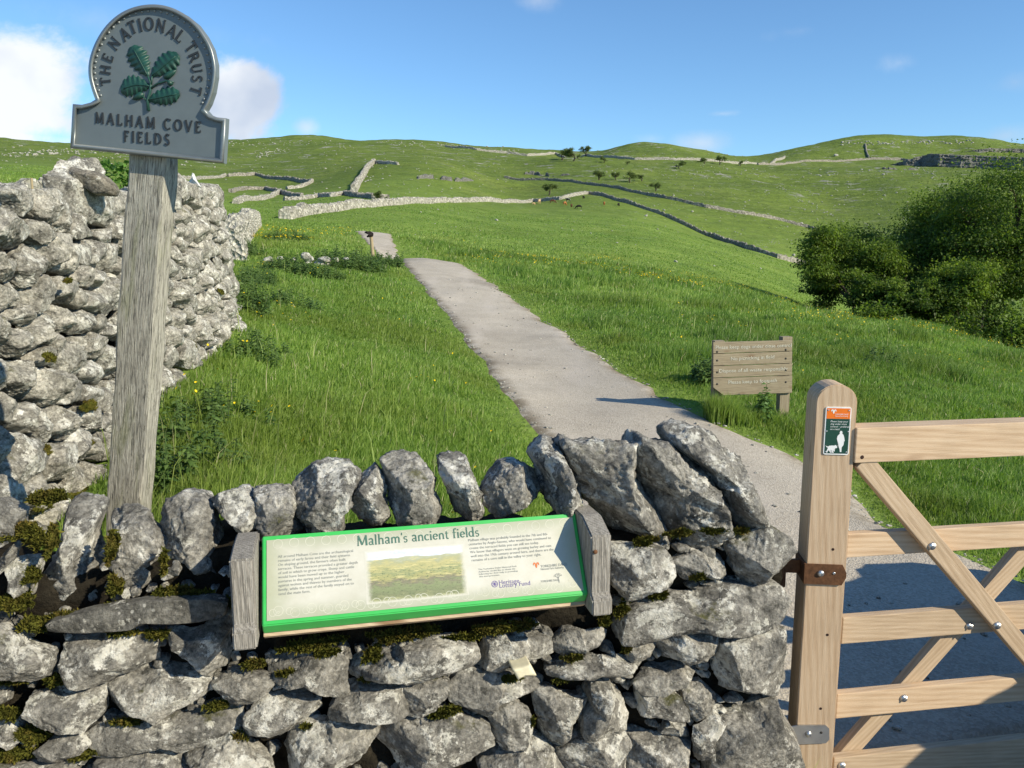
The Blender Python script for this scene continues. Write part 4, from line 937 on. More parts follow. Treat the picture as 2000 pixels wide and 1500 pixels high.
def text2d(s, size, shear=0.0):
    """flat sans lettering as (vertices, faces, width) from Blender's built-in font"""
    c = bpy.data.curves.new("t", 'FONT'); c.body = s; c.size = size; c.resolution_u = 2; c.shear = shear; o = bpy.data.objects.new("t", c); COL.objects.link(o)
    dg = bpy.context.evaluated_depsgraph_get(); me = bpy.data.meshes.new_from_object(o.evaluated_get(dg))
    V = [(v.co.x, v.co.y) for v in me.vertices]; F = [tuple(p.vertices) for p in me.polygons]
    bpy.data.objects.remove(o); bpy.data.curves.remove(c); bpy.data.meshes.remove(me)
    return V, F, max((v[0] for v in V), default=0)
def put_text(mb, s, P, X, Y, Nn, size, fit=None, shear=0.0, lift=.0008):
    V, F, w = text2d(s, size, shear); k = (fit / w) if fit else 1.0
    mb.add([P + X * (x * k) + Y * y + Nn * lift for x, y in V], [f if True else f for f in F]); return w * k

# ------------------------------------------------------------------ omega-shaped sign on its leaning post
PSI_S = math.radians(-9); SX = Vector((math.cos(PSI_S), math.sin(PSI_S), 0)); SN = Vector((math.sin(PSI_S), -math.cos(PSI_S), 0))   # SN: towards the viewer
SP = atd(290, 200, 2.40)
def splane(px, py, f=0.0): return onplane(px, py, SP + SN * f, SN)
M_PLATE = flat("grey_sign_paint", (.125, .152, .163), .5, 0, .45, .06, .05, 20); M_RIM = flat("silver_grey_rim", (.22, .24, .24), .36, .45, .5, .08, .06, 40)
M_LET = flat("charcoal_relief", (.022, .025, .028), .5, 0, .5, .1); M_LEAF = flat("dark_green_enamel", (.010, .055, .042), .5, 0, .5, .25, .1, 60)
sign = empty("property_sign", tuple(splane(255, 985)))
tag(sign, "weathered grey post leaning right with a dull silver omega-shaped plate bearing a green oak spray", "sign post")
OUT = [(142,203),(160,204.5),(177,200),(186,194.5),(179,175),(173,150),(173,125),(179,100),(190,75),(207,50),(230,29),(255,16),(282,9.5),(310,9),(337,15.5),(362,28.5),(385,47),(402,70),(415,95),(422,125),(422,150),(417,180),(409,203),(402,215),(410,224),(423,229),(442,231),(437,319),(137,289)]
m = MB(); m.prism([splane(x, y, 0.0) for x, y in OUT], SN * -.018); m.build("plate", M_PLATE, sign)
cx_, cy_ = 290, 200
def inset(P, k):
    out = []
    for i in range(len(P)):
        a, b_, c_ = P[i - 1], P[i], P[(i + 1) % len(P)]; t1 = Vector((b_[0] - a[0], b_[1] - a[1])).normalized(); t2 = Vector((c_[0] - b_[0], c_[1] - b_[1])).normalized()
        n = Vector((-(t1 + t2).y, (t1 + t2).x)); n = n.normalized() if n.length > 1e-6 else Vector((-t1.y, t1.x)); q = max(.5, n.dot(Vector((-t1.y, t1.x)))); out.append((b_[0] + n.x * k / q, b_[1] + n.y * k / q))
    return out
def densify(P, n=4):
    out = []
    for i in range(len(P)):
        a, b_ = P[i], P[(i + 1) % len(P)]
        for k in range(n): out.append((a[0] + (b_[0] - a[0]) * k / n, a[1] + (b_[1] - a[1]) * k / n))
    return out
OUTD = []
for i in range(len(OUT)):                    # round the arch with a spline, keep the corners of the foot
    a, b_, c_, d_ = (Vector(OUT[(i + k) % len(OUT)]) for k in (-1, 0, 1, 2))
    if 3 <= i <= 22:
        a = b_ if i == 3 else a; d_ = c_ if i == 22 else d_
        for k in range(4):
            u = k / 4; OUTD.append(tuple(.5 * ((2 * b_) + (c_ - a) * u + (2 * a - 5 * b_ + 4 * c_ - d_) * u * u + (3 * b_ - a - 3 * c_ + d_) * u ** 3)))
    else: OUTD.append(tuple(b_))
m = MB(); rows_ = []
for q in range(9):
    w_ = math.pi * q / 8; rows_.append([splane(x, y, .001 + .011 * math.sin(w_)) for x, y in inset(OUTD, 4.6 - 4.6 * math.cos(w_))])
nn_ = len(OUTD); m.add([p for r_ in rows_ for p in r_], [(q * nn_ + i, q * nn_ + (i + 1) % nn_, (q + 1) * nn_ + (i + 1) % nn_, (q + 1) * nn_ + i) for q in range(8) for i in range(nn_)])
m.build("rim", M_RIM, sign, smooth=True)
arch = inset(OUTD, 13.0)[4:4 + 78]; dn = arch[::2]; m = MB()
for (x, y) in dn: m.dome(splane(x, y, .0), SN, .0042, .0035, 8)
m.build("scalloped_edge", M_RIM, sign, smooth=True)
U_ = (splane(437, 319) - splane(137, 289)).normalized(); V_ = SN.cross(U_) ; V_ = V_ if V_.z > 0 else -V_
LETTERS = [('T',204.5,159),('H',204.5,136),('E',209,112),('N',222,83),('A',243,64.5),('T',258,51),('I',273.5,46.5),('O',291,44),('N',315,47.5),('A',338,58),('L',354,69),('T',376,90),('R',382,110),('U',387,133),('S',388,153.5),('T',385.5,177)]
m = MB(); px_m = 2.40 / FPX * 1.0
for ch, x, y in LETTERS:
    upv = (splane(x, y) - splane(296, 150)); upv = (upv - SN * upv.dot(SN)).normalized()
    if ch == 'O': upv = V_
    xv = upv.cross(SN); xv = xv if xv.dot(upv.cross(SN)) > 0 else -xv
    if xv.cross(upv).dot(SN) < 0: xv = -xv
    sz = 20.5 * px_m * (1.0 + .12 * abs(upv.z)); w = GL[ch][0] * sz * .86; glyph(m, ch, splane(x + (296 - x) * .025, y + (150 - y) * .025) - xv * w / 2 - upv * sz / 2, xv, upv, SN, sz, .0026, 0, .86)
def line_text(m, s, p0, p1, sz_px, track=0):
    A = splane(*p0); B = splane(*p1); xv = (B - A).normalized(); yv = SN.cross(xv); yv = yv if yv.z > 0 else -yv; sz = sz_px * px_m
    w = gwidth(s, sz) * .84; k = ((B - A).length - w) / max(1, len(s) - 1); x = 0
    for ch in s: x += glyph(m, ch, A + xv * x, xv, yv, SN, sz, .0026, 0, .84) + k
line_text(m, "MALHAM COVE", (186, 240.5), (393, 259.5), 20.5); line_text(m, "FIELDS", (242, 276.5), (332, 284), 20.5)
m.build("lettering", M_LET, sign)
def leaf(m, b, t, wd, lobes=7, bend=0.0, th=.0042):
    """lobed oak leaf from photo pixel b to t, wd = half width in pixels"""
    n = 40; ax = Vector((t[0] - b[0], t[1] - b[1])); L = ax.length; ax /= L; nr = Vector((-ax.y, ax.x)); Ls, Rs, Mid = [], [], []
    for i in range(n + 1):
        s = i / n; w = wd * (math.sin(math.pi * min(1, s * .93 + .03)) ** .6) * (1 + .14 * math.cos(2 * math.pi * lobes * s)) * (.70 + .55 * s) * (1 if s < .97 else .75)
        c = Vector(b) + ax * L * s + nr * bend * math.sin(math.pi * s); Mid.append(c); Ls.append(c + nr * w); Rs.append(c - nr * w)
    V = []; 
    for r_, f in ((Ls, th * .55), (Mid, th * 1.25), (Rs, th * .55), (Ls, 0), (Rs, 0)): V += [splane(p.x, p.y, f) for p in r_]
    N1 = n + 1; F = []
    for i in range(n):
        F += [(i, i + 1, N1 + i + 1, N1 + i), (N1 + i, N1 + i + 1, 2 * N1 + i + 1, 2 * N1 + i), (3 * N1 + i, 3 * N1 + i + 1, i + 1, i), (2 * N1 + i, 2 * N1 + i + 1, 4 * N1 + i + 1, 4 * N1 + i)]
    m.add(V, F)
    m.tube([splane(Mid[i].x, Mid[i].y, th * 1.3) for i in range(0, n - 3, 6)], .0016, 6)
m = MB(); Z = lambda x, y: (x / 6.667 + 140, y / 6.667)
leaf(m, Z(990, 985), Z(785, 600), 19, 6); leaf(m, Z(1045, 985), Z(1385, 705), 19, 6); leaf(m, Z(1015, 1120), Z(640, 1175), 19, 6, 6); leaf(m, Z(1000, 1300), Z(1405, 1215), 16.5, 6)
m.build("oak_leaves", M_LEAF, sign, smooth=True)
m = MB()
for P, r in (([(985, 975), (1030, 1090), (1020, 1200), (985, 1300), (1000, 1440)], [.002, .0035, .004, .004, .005]), ([(1030, 1150), (1110, 1090), (1230, 1055), (1330, 1070)], [.003, .0025, .0022, .002]), ([(1045, 990), (1035, 1100)], [.002, .003]), ([(985, 1320), (940, 1270), (880, 1240)], [.003, .0022, .002])):
    m.tube([splane(*Z(*p), .004) for p in P], r, 8)
m.build("oak_stem", M_LEAF, sign, smooth=True)
for (a, b_) in (((1215, 1010), (1350, 920)), ((1290, 1060), (1265, 1110)), ((925, 1225), (800, 1290))):
    m = MB(); A, B = splane(*Z(*a), .004), splane(*Z(*b_), .004); D = B - A; m.tube([A - D * .1, A + D * .1, A + D * .4, A + D * .8, A + D * 1.08], [.002, .0085, .009, .0065, .001], 10); m.build("acorn", M_LEAF, sign, smooth=True)
# post
fz = .62 * (splane(322, 320) - splane(250, 312)).length
A0, A1 = splane(250, 300, -.02), splane(205, 985, -.02); B0, B1 = splane(322, 300, -.02), splane(278, 985, -.02)
A1 = A1 + (A1 - A0) * .18; B1 = B1 + (B1 - B0) * .18
bot, topc = (A1 + B1) / 2, (A0 + B0) / 2; ax = (topc - bot); topc = topc + ax.normalized() * .02; Xp = ax.normalized(); Wv = (B0 - A0)
o = beam("post", bot, topc, Wv - Xp * Wv.dot(Xp), -SN * fz, M_OLDOAK, sign, .007)
me = o.data; bm = bmesh.new(); bm.from_mesh(me); bmesh.ops.subdivide_edges(bm, edges=[e for e in bm.edges if e.calc_length() > .3], cuts=40); co = np.array([v.co[:] for v in bm.verts])
nz = fbm(co * np.array([5, 22, 22]), 3, 6) * .006
for v, d in zip(bm.verts, nz): v.co.y += d; v.co.z += d
bm.to_mesh(me); bm.free()

# ------------------------------------------------------------------ information board on the wall
TILT = math.radians(33); BU = Vector((0, 0, math.cos(TILT))) + WN * math.sin(TILT); BN = BU.cross(WD); BN = BN if BN.dot(WN) < 0 else -BN
BO = onplane(512, 1222, WP0 - WN * .13, WN)
def bplane(px, py, f=0.0): return onplane(px, py, BO + BN * f, BN)
bl, br, tl, tr = bplane(512, 1223), bplane(1149, 1163), bplane(512, 1052), bplane(1101, 1003)
bw = ((br - bl).dot(WD) + (tr - tl).dot(WD)) / 2; BWID = (br - bl).dot(WD); BHGT = ((tl - bl).dot(BU) + (tr - br).dot(BU)) / 2
def bpt(a, b_, f=0.0): return bl + WD * (a * BWID) + BU * (b_ * BHGT) + BN * f          # a, b in 0..1 across the panel
print("board", BWID, BHGT, (tr - bl).dot(WD), (tl - bl).dot(WD), (tl - bl).dot(BU), (tr - bl).dot(BU), (br - bl).dot(BU))
board = empty("information_board", tuple(bpt(.5, 0)))
tag(board, "slanted cream panel in a bright green tray between two grey timber brackets", "information board")
M_GREEN = flat("bright_green_tray", (.035, .40, .075), .42, 0, .5, .06); 
def paper():
    m, t, b = newmat("printed_panel", .35, .5); q = t.attr('u'); r = t.attr('v'); p = t.pos()
    n = t.noise(p, 9, 5, .6); e = t.math('MINIMUM', t.math('MINIMUM', q, t.math('SUBTRACT', 1, q)), t.math('MULTIPLY', t.math('MINIMUM', r, t.math('SUBTRACT', 1, r)), .42))
    c = t.ramp(t.noise(p, 14, 6, .65), [(.3, (.47, .46, .385)), (.7, (.56, .55, .485))])
    bd = t.math('MULTIPLY', t.maprange(t.math('ADD', e, t.math('MULTIPLY', t.math('SUBTRACT', n, .5), .08)), .10, .0), .62)
    c = t.mix(bd, c, (.27, .30, .18)); t.put(b.inputs['Base Color'], c); return m
ins = .0105; th = .034
lip = .012 / BHGT
m = MB(); m.prism([bpt(0, 1, 0), bpt(0, 1, -th), bpt(0, -lip, -th), bpt(0, -lip, -th + .004), bpt(0, 0, 0)], WD * BWID); tray = m.build("tray", M_GREEN, board)
bm = bmesh.new(); bm.from_mesh(tray.data); bmesh.ops.recalc_face_normals(bm, faces=bm.faces[:]); bmesh.ops.bevel(bm, geom=[e for e in bm.edges if e.calc_face_angle(0) > .4], offset=.0025, segments=2, affect='EDGES'); bm.to_mesh(tray.data); bm.free()
def quad_part(name, a0, b0, a1, b1, f, mat, n=12, parent=board):
    g = np.linspace(0, 1, n); V = [bpt(a0 + (a1 - a0) * x, b0 + (b1 - b0) * y, f) for y in g for x in g]
    uu = [x for y in g for x in g]; vv = [y for y in g for x in g]; L = world_loc(parent); F = grid_faces(n, n)
    me = np_mesh(name, [tuple(v - L) for v in V], F, smooth=False, attrs={'u': uu, 'v': vv}); o = link(name, me, mat, None, L); attach(o, parent); return o
ia = ins / BWID; ib = ins / BHGT
panel = quad_part("printed_panel", ia, ib, 1 - ia, 1 - ib, .0015, paper())
def bq(px, py):                     # photo pixel -> panel a, b
    q = bplane(px, py) - bl; return q.dot(WD) / BWID, q.dot(BU) / BHGT
M_INK = flat("grey_green_ink", (.20, .215, .20), .6); M_TITLE = flat("deep_green_ink", (.05, .135, .10), .6); M_PURP = flat("purple_ink", (.13, .10, .27), .6); M_ORAN = flat("orange_ink", (.55, .15, .04), .6)
M_BORD = flat("pale_scroll_ink", (.52, .52, .43), .6)
S_ = BWID
# title
m = MB(); a0, b0 = bq(697, 1067); a1, b1 = bq(937, 1047.5); A, B = bpt(a0, b0, .002), bpt(a1, b1, .002); xv = (B - A).normalized(); yv = BN.cross(xv); yv = yv if yv.z > 0 else -yv
t_ = "Malham's ancient fields"; sz = .0258; k = ((B - A).length - gwidth(t_, sz)) / (len(t_) - 1); x = 0
for ch in t_: x += glyph(m, ch, A + xv * x, xv, yv, BN, sz, .0006) + k
m.build("title_lettering", M_TITLE, board)
LEFT = ["All around Malham Cove are the archaeological", "remains of early farms and their field systems.", "On sloping ground, the farmers often built", "terraces. These terraces provided a greater depth", "of soil in which to grow crops. Sheep and cattle", "would have been moved up to the higher", "pastures in the spring and summer, guarded", "against wolves and thieves by members of the", "family, while the rest of the family stayed on to", "tend the main farm."]
RIGHT = ["Malham village was probably founded in the 7th and 8th", "centuries by Anglo-Saxons, who would have continued to", "create the terraced fields you can still see today.", "We know that villagers went on growing barley and oats", "well into the 19th century around here, and there are the", "remains of a corn mill in the valley to your right."]
SMALL = ["The Yorkshire Dales National Park", "Authority would like to thank the", "following for their help in providing", "this interpretation."]
def block(m, lines, tl_px, bl_px, width_px, yk):
    at, bt = bq(*tl_px); ab, bb = bq(*bl_px); n = len(lines); T2 = [text2d(s, 1.0) for s in lines]; k = width_px / 637 * BWID / max(t[2] for t in T2)
    pitch = (bt - bb) * BHGT / max(1, n - 1)
    for i, (V, F, w) in enumerate(T2):
        f = i / max(1, n - 1); P = bpt(at + (ab - at) * f, bt + (bb - bt) * f, .0022)
        m.add([P + WD * (x * k) + BU * (y * pitch * yk) for x, y in V], F)
m = MB(); block(m, LEFT, (543, 1090), (544, 1163), 150, .92); m.build("body_text", M_INK, board); m = MB(); block(m, RIGHT, (914, 1058), (921, 1097), 174, .92); m.build("body_text", M_INK, board)
m = MB(); block(m, SMALL, (934, 1114), (936, 1128), 80, .9); m.build("small_text", M_INK, board)
m = MB(); P = bpt(*bq(974, 1142), .0022); V, F, w = text2d("Heritage", .0155); m.add([P + WD * x + BU * y for x, y in V], F); P = bpt(*bq(975, 1148.5), .0022); V, F, w = text2d("Lottery Fund", .0155); m.add([P + WD * x + BU * y for x, y in V], F)
C = bpt(*bq(966, 1141), .0022)
def flat_ring(m, C, r0, r1, X, Y, n=24, a0=0, a1=360):
    V = []; 
    for i in range(n + 1):
        a = math.radians(a0 + (a1 - a0) * i / n)
        for r in (r0, r1): V.append(C + X * r * math.cos(a) + Y * r * math.sin(a))
    m.add(V, [(2 * i, 2 * i + 1, 2 * i + 3, 2 * i + 2) for i in range(n)])
flat_ring(m, C, .0068, .0082, WD, BU)
for a in (20, 65, 110, 155):
    d = WD * math.cos(math.radians(a)) + BU * math.sin(math.radians(a)); e = WD * -math.sin(math.radians(a)) + BU * math.cos(math.radians(a)); m.add([C - d * .006 - e * .0007, C + d * .006 - e * .0007, C + d * .006 + e * .0007, C - d * .006 + e * .0007], [(0, 1, 2, 3)])
m.build("fund_logo", M_PURP, board)
m = MB(); C = bpt(*bq(1047, 1104), .0022)
RAM = [(-.9, .2), (-.7, .7), (-.3, .75), (-.1, .45), (.1, .45), (.3, .75), (.7, .7), (.9, .2), (.65, -.1), (.6, .3), (.35, .35), (.3, -.2), (.1, -.75), (-.1, -.75), (-.3, -.2), (-.35, .35), (-.6, .3), (-.65, -.1)]
def fan(m, C, poly, X, Y, k):
    bm = bmesh.new(); vs = [bm.verts.new(C + X * x * k + Y * y * k) for x, y in poly]; f = bm.faces.new(vs); r = bmesh.ops.triangulate(bm, faces=[f]); bm.verts.index_update()
    m.add([v.co.copy() for v in bm.verts], [[v.index for v in q.verts] for q in bm.faces]); bm.free()
fan(m, C, RAM, WD, BU, .0095); m.build("park_emblem", M_ORAN, board)
m = MB(); P = bpt(*bq(1056, 1109), .0022); V, F, w = text2d("YORKSHIRE DALES", .0095); m.add([P + WD * x * .9 + BU * y for x, y in V], F); P = bpt(*bq(1056, 1114), .0022); V, F, w = text2d("National Park Authority", .0075); m.add([P + WD * x * .85 + BU * y for x, y in V], F)
P = bpt(*bq(1056, 1138), .0022); V, F, w = text2d("YORKSHIRE DALES", .0075); m.add([P + WD * x * .8 + BU * y for x, y in V], F)
def branch2(P, d, L, w, lv, rg):
    n_ = BN.cross(d); Q = P + d * L; m.add([P - n_ * w, P + n_ * w, Q + n_ * w * .6, Q - n_ * w * .6], [(0, 1, 2, 3)])
    if lv:
        for a in (-38, -8, 30): a = math.radians(a + rg.uniform(-14, 14)); branch2(Q, d * math.cos(a) + n_ * math.sin(a), L * .62, w * .6, lv - 1, rg)
branch2(bpt(*bq(1092, 1138), .0022), (BU + WD * -.1).normalized(), .011, .0012, 3, random.Random(3)); m.build("sponsor_logos", M_INK, board)
# scroll border rings
m = MB()
for i in range(60):
    a = .03 + .94 * i / 59; r = .0075 + .003 * ((i * 7) % 3)
    if i % 3 != 2: flat_ring(m, bpt(a, .13 + .02 * math.sin(i), .0019), r, r + .0012, WD, BU, 18)
    if i % 3 == 1: flat_ring(m, bpt(a, .885 + .015 * math.sin(i * 2), .0019), r, r + .0012, WD, BU, 18); flat_ring(m, bpt(a, .13, .0020), .002, .003, WD, BU, 10)
m.build("scroll_border", M_BORD, board)
# printed landscape picture
def picture():
    m, t, b = newmat("printed_landscape", .4, .5); u = t.attr('u'); v = t.attr('v'); uv = t.comb(t.math('MULTIPLY', u, 2.6), v, 0.0)
    w = t.noise(t.vmath('MULTIPLY', uv, (1, 3.2, 1)), 3.0, 6, .65); vv = t.math('ADD', v, t.math('MULTIPLY', t.math('SUBTRACT', w, .5), .5))
    c = t.ramp(vv, [(0, (.33, .34, .17)), (.14, (.17, .19, .10)), (.26, (.21, .25, .12)), (.36, (.19, .175, .12)), (.46, (.34, .33, .14)), (.55, (.25, .28, .14)), (.66, (.42, .39, .18)), (.76, (.33, .34, .20)), (.82, (.36, .38, .27))])
    hd = t.maprange(t.noise(t.vmath('MULTIPLY', uv, (1, 2.6, 1)), 13, 8, .78), .53, .60); c = t.mix(t.math('MULTIPLY', hd, t.maprange(v, .8, .5)), c, (.10, .13, .065))
    fl = t.maprange(t.noise(t.vmath('MULTIPLY', uv, (.6, 7, 1)), 4.5, 4, .6), .57, .60); c = t.mix(t.math('MULTIPLY', fl, t.maprange(v, .25, .5)), c, (.50, .46, .22))
    sk = t.ramp(t.noise(t.vmath('MULTIPLY', uv, (1, 2.5, 1)), 5, 5, .6), [(.35, (.46, .51, .60)), (.65, (.70, .71, .72))])
    ht = t.math('ADD', .82, t.math('MULTIPLY', t.math('SUBTRACT', t.noise(t.comb(u, 0.0, 0.0), 3.5, 3, .5), .5), .14))
    c = t.mix(t.maprange(t.math('SUBTRACT', v, ht), -.005, .012), c, sk)
    e = t.math('MINIMUM', t.math('MINIMUM', u, t.math('SUBTRACT', 1, u)), t.math('MINIMUM', v, t.math('SUBTRACT', 1, v)))
    c = t.mix(t.maprange(t.math('ADD', e, t.math('MULTIPLY', t.math('SUBTRACT', t.noise(uv, 14, 4), .5), .05)), .07, .0), c, (.53, .52, .45)); t.put(b.inputs['Base Color'], c); return m
a0, b0 = bq(716, 1181); a1, b1 = bq(906, 1064); quad_part("landscape_picture", a0, b0, a1, b1 + .015, .0018, picture())
# timber brackets and batten
def bracket(px0, px1, pyb, pyt, back_dz):
    F0 = onplane(px0, pyb, WP0 - WN * .165, WN); F1 = onplane(px1, pyb, WP0 - WN * .165, WN); T0 = onplane((px0 + px1) / 2, pyt, WP0 - WN * .165, WN); w = (F1 - F0).dot(WD)
    zb = F0.z; zt = T0.z; Lz = zt - zb
    prof = [(0, 0), (0, Lz * .20), (.018, Lz * .26), (.018, Lz), (.10, Lz + back_dz), (.19, Lz + back_dz * .9), (.19, 0.0)]   # (back, up) with a small housed heel
    m = MB(); q = [Vector((z, 0, o)) for o, z in prof]; m.prism(q, (0, w, 0)); me = bpy.data.meshes.new("timber_bracket")
    bm = bmesh.new(); vs = [bm.verts.new(v) for v in m.v]; [bm.faces.new([vs[i] for i in f]) for f in m.f]; bmesh.ops.recalc_face_normals(bm, faces=bm.faces[:]); bmesh.ops.bevel(bm, geom=bm.edges[:], offset=.004, segments=2, affect='EDGES'); bm.to_mesh(me); bm.free()
    o = bpy.data.objects.new("timber_bracket", me); COL.objects.link(o); me.materials.append(M_GREYTIM)
    R = Matrix((Vector((0, 0, 1)), WD, WN)).transposed()          # local x up, y along the wall, z into it
    if R.determinant() < 0:
        for v in me.vertices: v.co.y = w - v.co.y
        R = Matrix((Vector((0, 0, 1)), -WD, WN)).transposed(); F0 = F0 + WD * w; me.flip_normals() if False else None; 
        for v in me.vertices: v.co.y = w - v.co.y
        o.location = F0
        for v in me.vertices: v.co.y = w - v.co.y
    else: o.location = F0
    o.rotation_euler = R.to_euler(); attach(o, board); return o
bracket(455, 503, 1273, 1098, .008); bracket(1157, 1196, 1205, 1052, .03)
m = MB(); m.box(bpt(.0, -.095, -th - .026), WD * BWID, BU * BHGT * .95, BN * .025, .002)
m.build("batten", M_LARCH2, board)
for (px, py) in ((1160, 1078), (1161, 1168)):
    P = onplane(px + 3, py, WP0 - WN * .15, WN); m = MB(); m.dome(P - WN * .0, -WN, .006, .003); m.build("screw", M_RUST, board)

# ------------------------------------------------------------------ gate and its post
PSI_G = math.radians(9); GX = Vector((math.cos(PSI_G), math.sin(PSI_G), 0)); GN = Vector((math.sin(PSI_G), -math.cos(PSI_G), 0))
PSI_P = math.radians(-6); PXV = Vector((math.cos(PSI_P), math.sin(PSI_P), 0)); PNV = Vector((math.sin(PSI_P), -math.cos(PSI_P), 0))
GP = atd(1630, 900, 2.30)
def pplane(px, py, f=0.0): return onplane(px, py, GP + PNV * f, PNV)
gp = empty("gate_post", (GP.x, GP.y, 0)); tag(gp, "square round-topped new timber post carrying the orange and green dog notice", "gate post")
pl_, pr_ = pplane(1587, 900), pplane(1667, 900); PW = (pr_ - pl_).dot(PXV); pc = (pl_ + pr_) / 2
ztop = pplane(1632, 751).z; zarc = ztop - PW * .46; n = 14
prof = [(-PW / 2, -.25)] + [(PW / 2, -.25)] + [(PW / 2 * math.cos(a), zarc + PW * .46 * math.sin(a)) for a in np.linspace(0, math.pi, n)]
me = bpy.data.meshes.new("post"); bm = bmesh.new(); dep = PW * .92
fr = [bm.verts.new((z, x, 0)) for x, z in prof]; bk = [bm.verts.new((z, x, dep)) for x, z in prof]; bm.faces.new(fr); bm.faces.new(bk[::-1])
for i in range(len(prof)): j = (i + 1) % len(prof); bm.faces.new((fr[i], fr[j], bk[j], bk[i]))
bmesh.ops.recalc_face_normals(bm, faces=bm.faces[:]); bmesh.ops.bevel(bm, geom=[e for e in bm.edges if e.calc_face_angle(0) > .6], offset=.003, segments=2, affect='EDGES'); bm.to_mesh(me); bm.free()
o = bpy.data.objects.new("post", me); COL.objects.link(o); me.materials.append(M_LARCH)
R = Matrix((Vector((0, 0, 1)), PXV, -PNV)).transposed(); print("post det", R.determinant())
if R.determinant() < 0:
    for v in me.vertices: v.co.y = -v.co.y
    me.flip_normals(); R = Matrix((Vector((0, 0, 1)), -PXV, -PNV)).transposed()
o.rotation_euler = R.to_euler(); o.location = (pc.x, pc.y, 0); attach(o, gp)
def ppt(px, py, f=0.0): return pplane(px, py, f)
# dog notice
M_WHITE = flat("white_notice", (.80, .80, .78), .4); M_ORG = flat("orange_notice", (.78, .175, .012), .4, 0, .5, .04); M_DKG = flat("dark_green_notice", (.012, .06, .04), .4, 0, .5, .08); M_PWHT = flat("white_print", (.78, .79, .78), .5, 0, .4, .03)
q00 = pplane(1607, 887); q11 = pplane(1663, 795); NWd, NHt = (q11 - q00).dot(PXV), (q11 - q00).z
def npt(a, b_, f=0.0): return q00 + PXV * (a * NWd) + Vector((0, 0, b_ * NHt)) + PNV * f
def rrect(a0, b0, a1, b1, r, f, k=5):
    out = []; rx, ry = r / NWd, r / NHt
    for cx, cy, s0 in ((a1 - rx, b0 + ry, -90), (a1 - rx, b1 - ry, 0), (a0 + rx, b1 - ry, 90), (a0 + rx, b0 + ry, 180)):
        for i in range(k + 1): a = math.radians(s0 + 90 * i / k); out.append(npt(cx + rx * math.cos(a), cy + ry * math.sin(a), f))
    return out
m = MB(); m.prism(rrect(0, 0, 1, 1, .006, 0.0), PNV * .003); notice = m.build("dog_notice", M_WHITE, gp); notice['label'] = "white-edged orange and dark green notice with a walker and dog"
def npart(name, fn, mat): mm = MB(); fn(mm); return mm.build(name, mat, notice)
bx, by = .042, .026
npart("orange_band", lambda mm: mm.add([npt(bx, .755, .0035), npt(1 - bx, .755, .0035), npt(1 - bx, 1 - by, .0035), npt(bx, 1 - by, .0035)], [(0, 1, 2, 3)]), M_ORG)
npart("green_field", lambda mm: mm.add([npt(bx, by, .0035), npt(1 - bx, by, .0035), npt(1 - bx, .753, .0035), npt(bx, .753, .0035)], [(0, 1, 2, 3)]), M_DKG)
def lett(mm):
    put_text(mm, "YORKSHIRE DALES", npt(.37, .835, .004), PXV, Vector((0, 0, 1)), PNV, .0064, .037); put_text(mm, "National Park Authority", npt(.37, .800, .004), PXV, Vector((0, 0, 1)), PNV, .005, .037)
    for i, s in enumerate(("Please keep your", "dog under close", "control \u2013 preferably", "on a lead.")): put_text(mm, s, npt(.2, .685 - .054 * i, .004), PXV, Vector((0, 0, 1)), PNV, .0072, None, .25)
    fan(mm, npt(.31, .905, .004), RAM, PXV, Vector((0, 0, 1)), .0085)
npart("notice_lettering", lett, M_PWHT)
MAN = [(715,825),(745,830),(755,855),(750,885),(780,920),(795,980),(805,1050),(790,1070),(775,1035),(785,1110),(775,1150),(740,1190),(725,1240),(732,1300),(695,1302),(690,1240),(670,1190),(668,1120),(640,1050),(630,1000),(645,940),(695,890),(695,850)]
DOG = [(370,1150),(395,1168),(430,1178),(460,1160),(520,1155),(570,1158),(600,1142),(622,1160),(640,1195),(620,1215),(592,1215),(575,1245),(580,1280),(568,1295),(555,1270),(545,1262),(548,1300),(555,1325),(530,1320),(520,1265),(485,1250),(480,1280),(505,1315),(485,1320),(462,1275),(455,1245),(430,1265),(410,1315),(388,1315),(405,1260),(428,1205),(400,1195)]
def sil(mm):
    for Pg in (MAN, DOG):
        V = [pplane(x / 11.536 + 1580, y / 11.536 + 770, .0042) for x, y in Pg]; c = V[0]; fan(mm, c, [((v - c).dot(PXV), (v - c).z) for v in V], PXV, Vector((0, 0, 1)), 1.0)
    a, b_ = pplane(636 / 11.536 + 1580, 1175 / 11.536 + 770, .0042), pplane(665 / 11.536 + 1580, 1140 / 11.536 + 770, .0042); mm.add([a, b_, b_ + Vector((0, 0, .001)), a + Vector((0, 0, .001))], [(0, 1, 2, 3)])
npart("walker_and_dog", sil, M_PWHT)
def rivets(mm):
    for a, b_ in ((.1, .93), (.9, .93), (.08, .49), (.92, .49), (.1, .06), (.9, .06)): mm.dome(npt(a, b_, .0035), PNV, .0025, .0015, 8)
npart("rivet", rivets, M_ZINC)
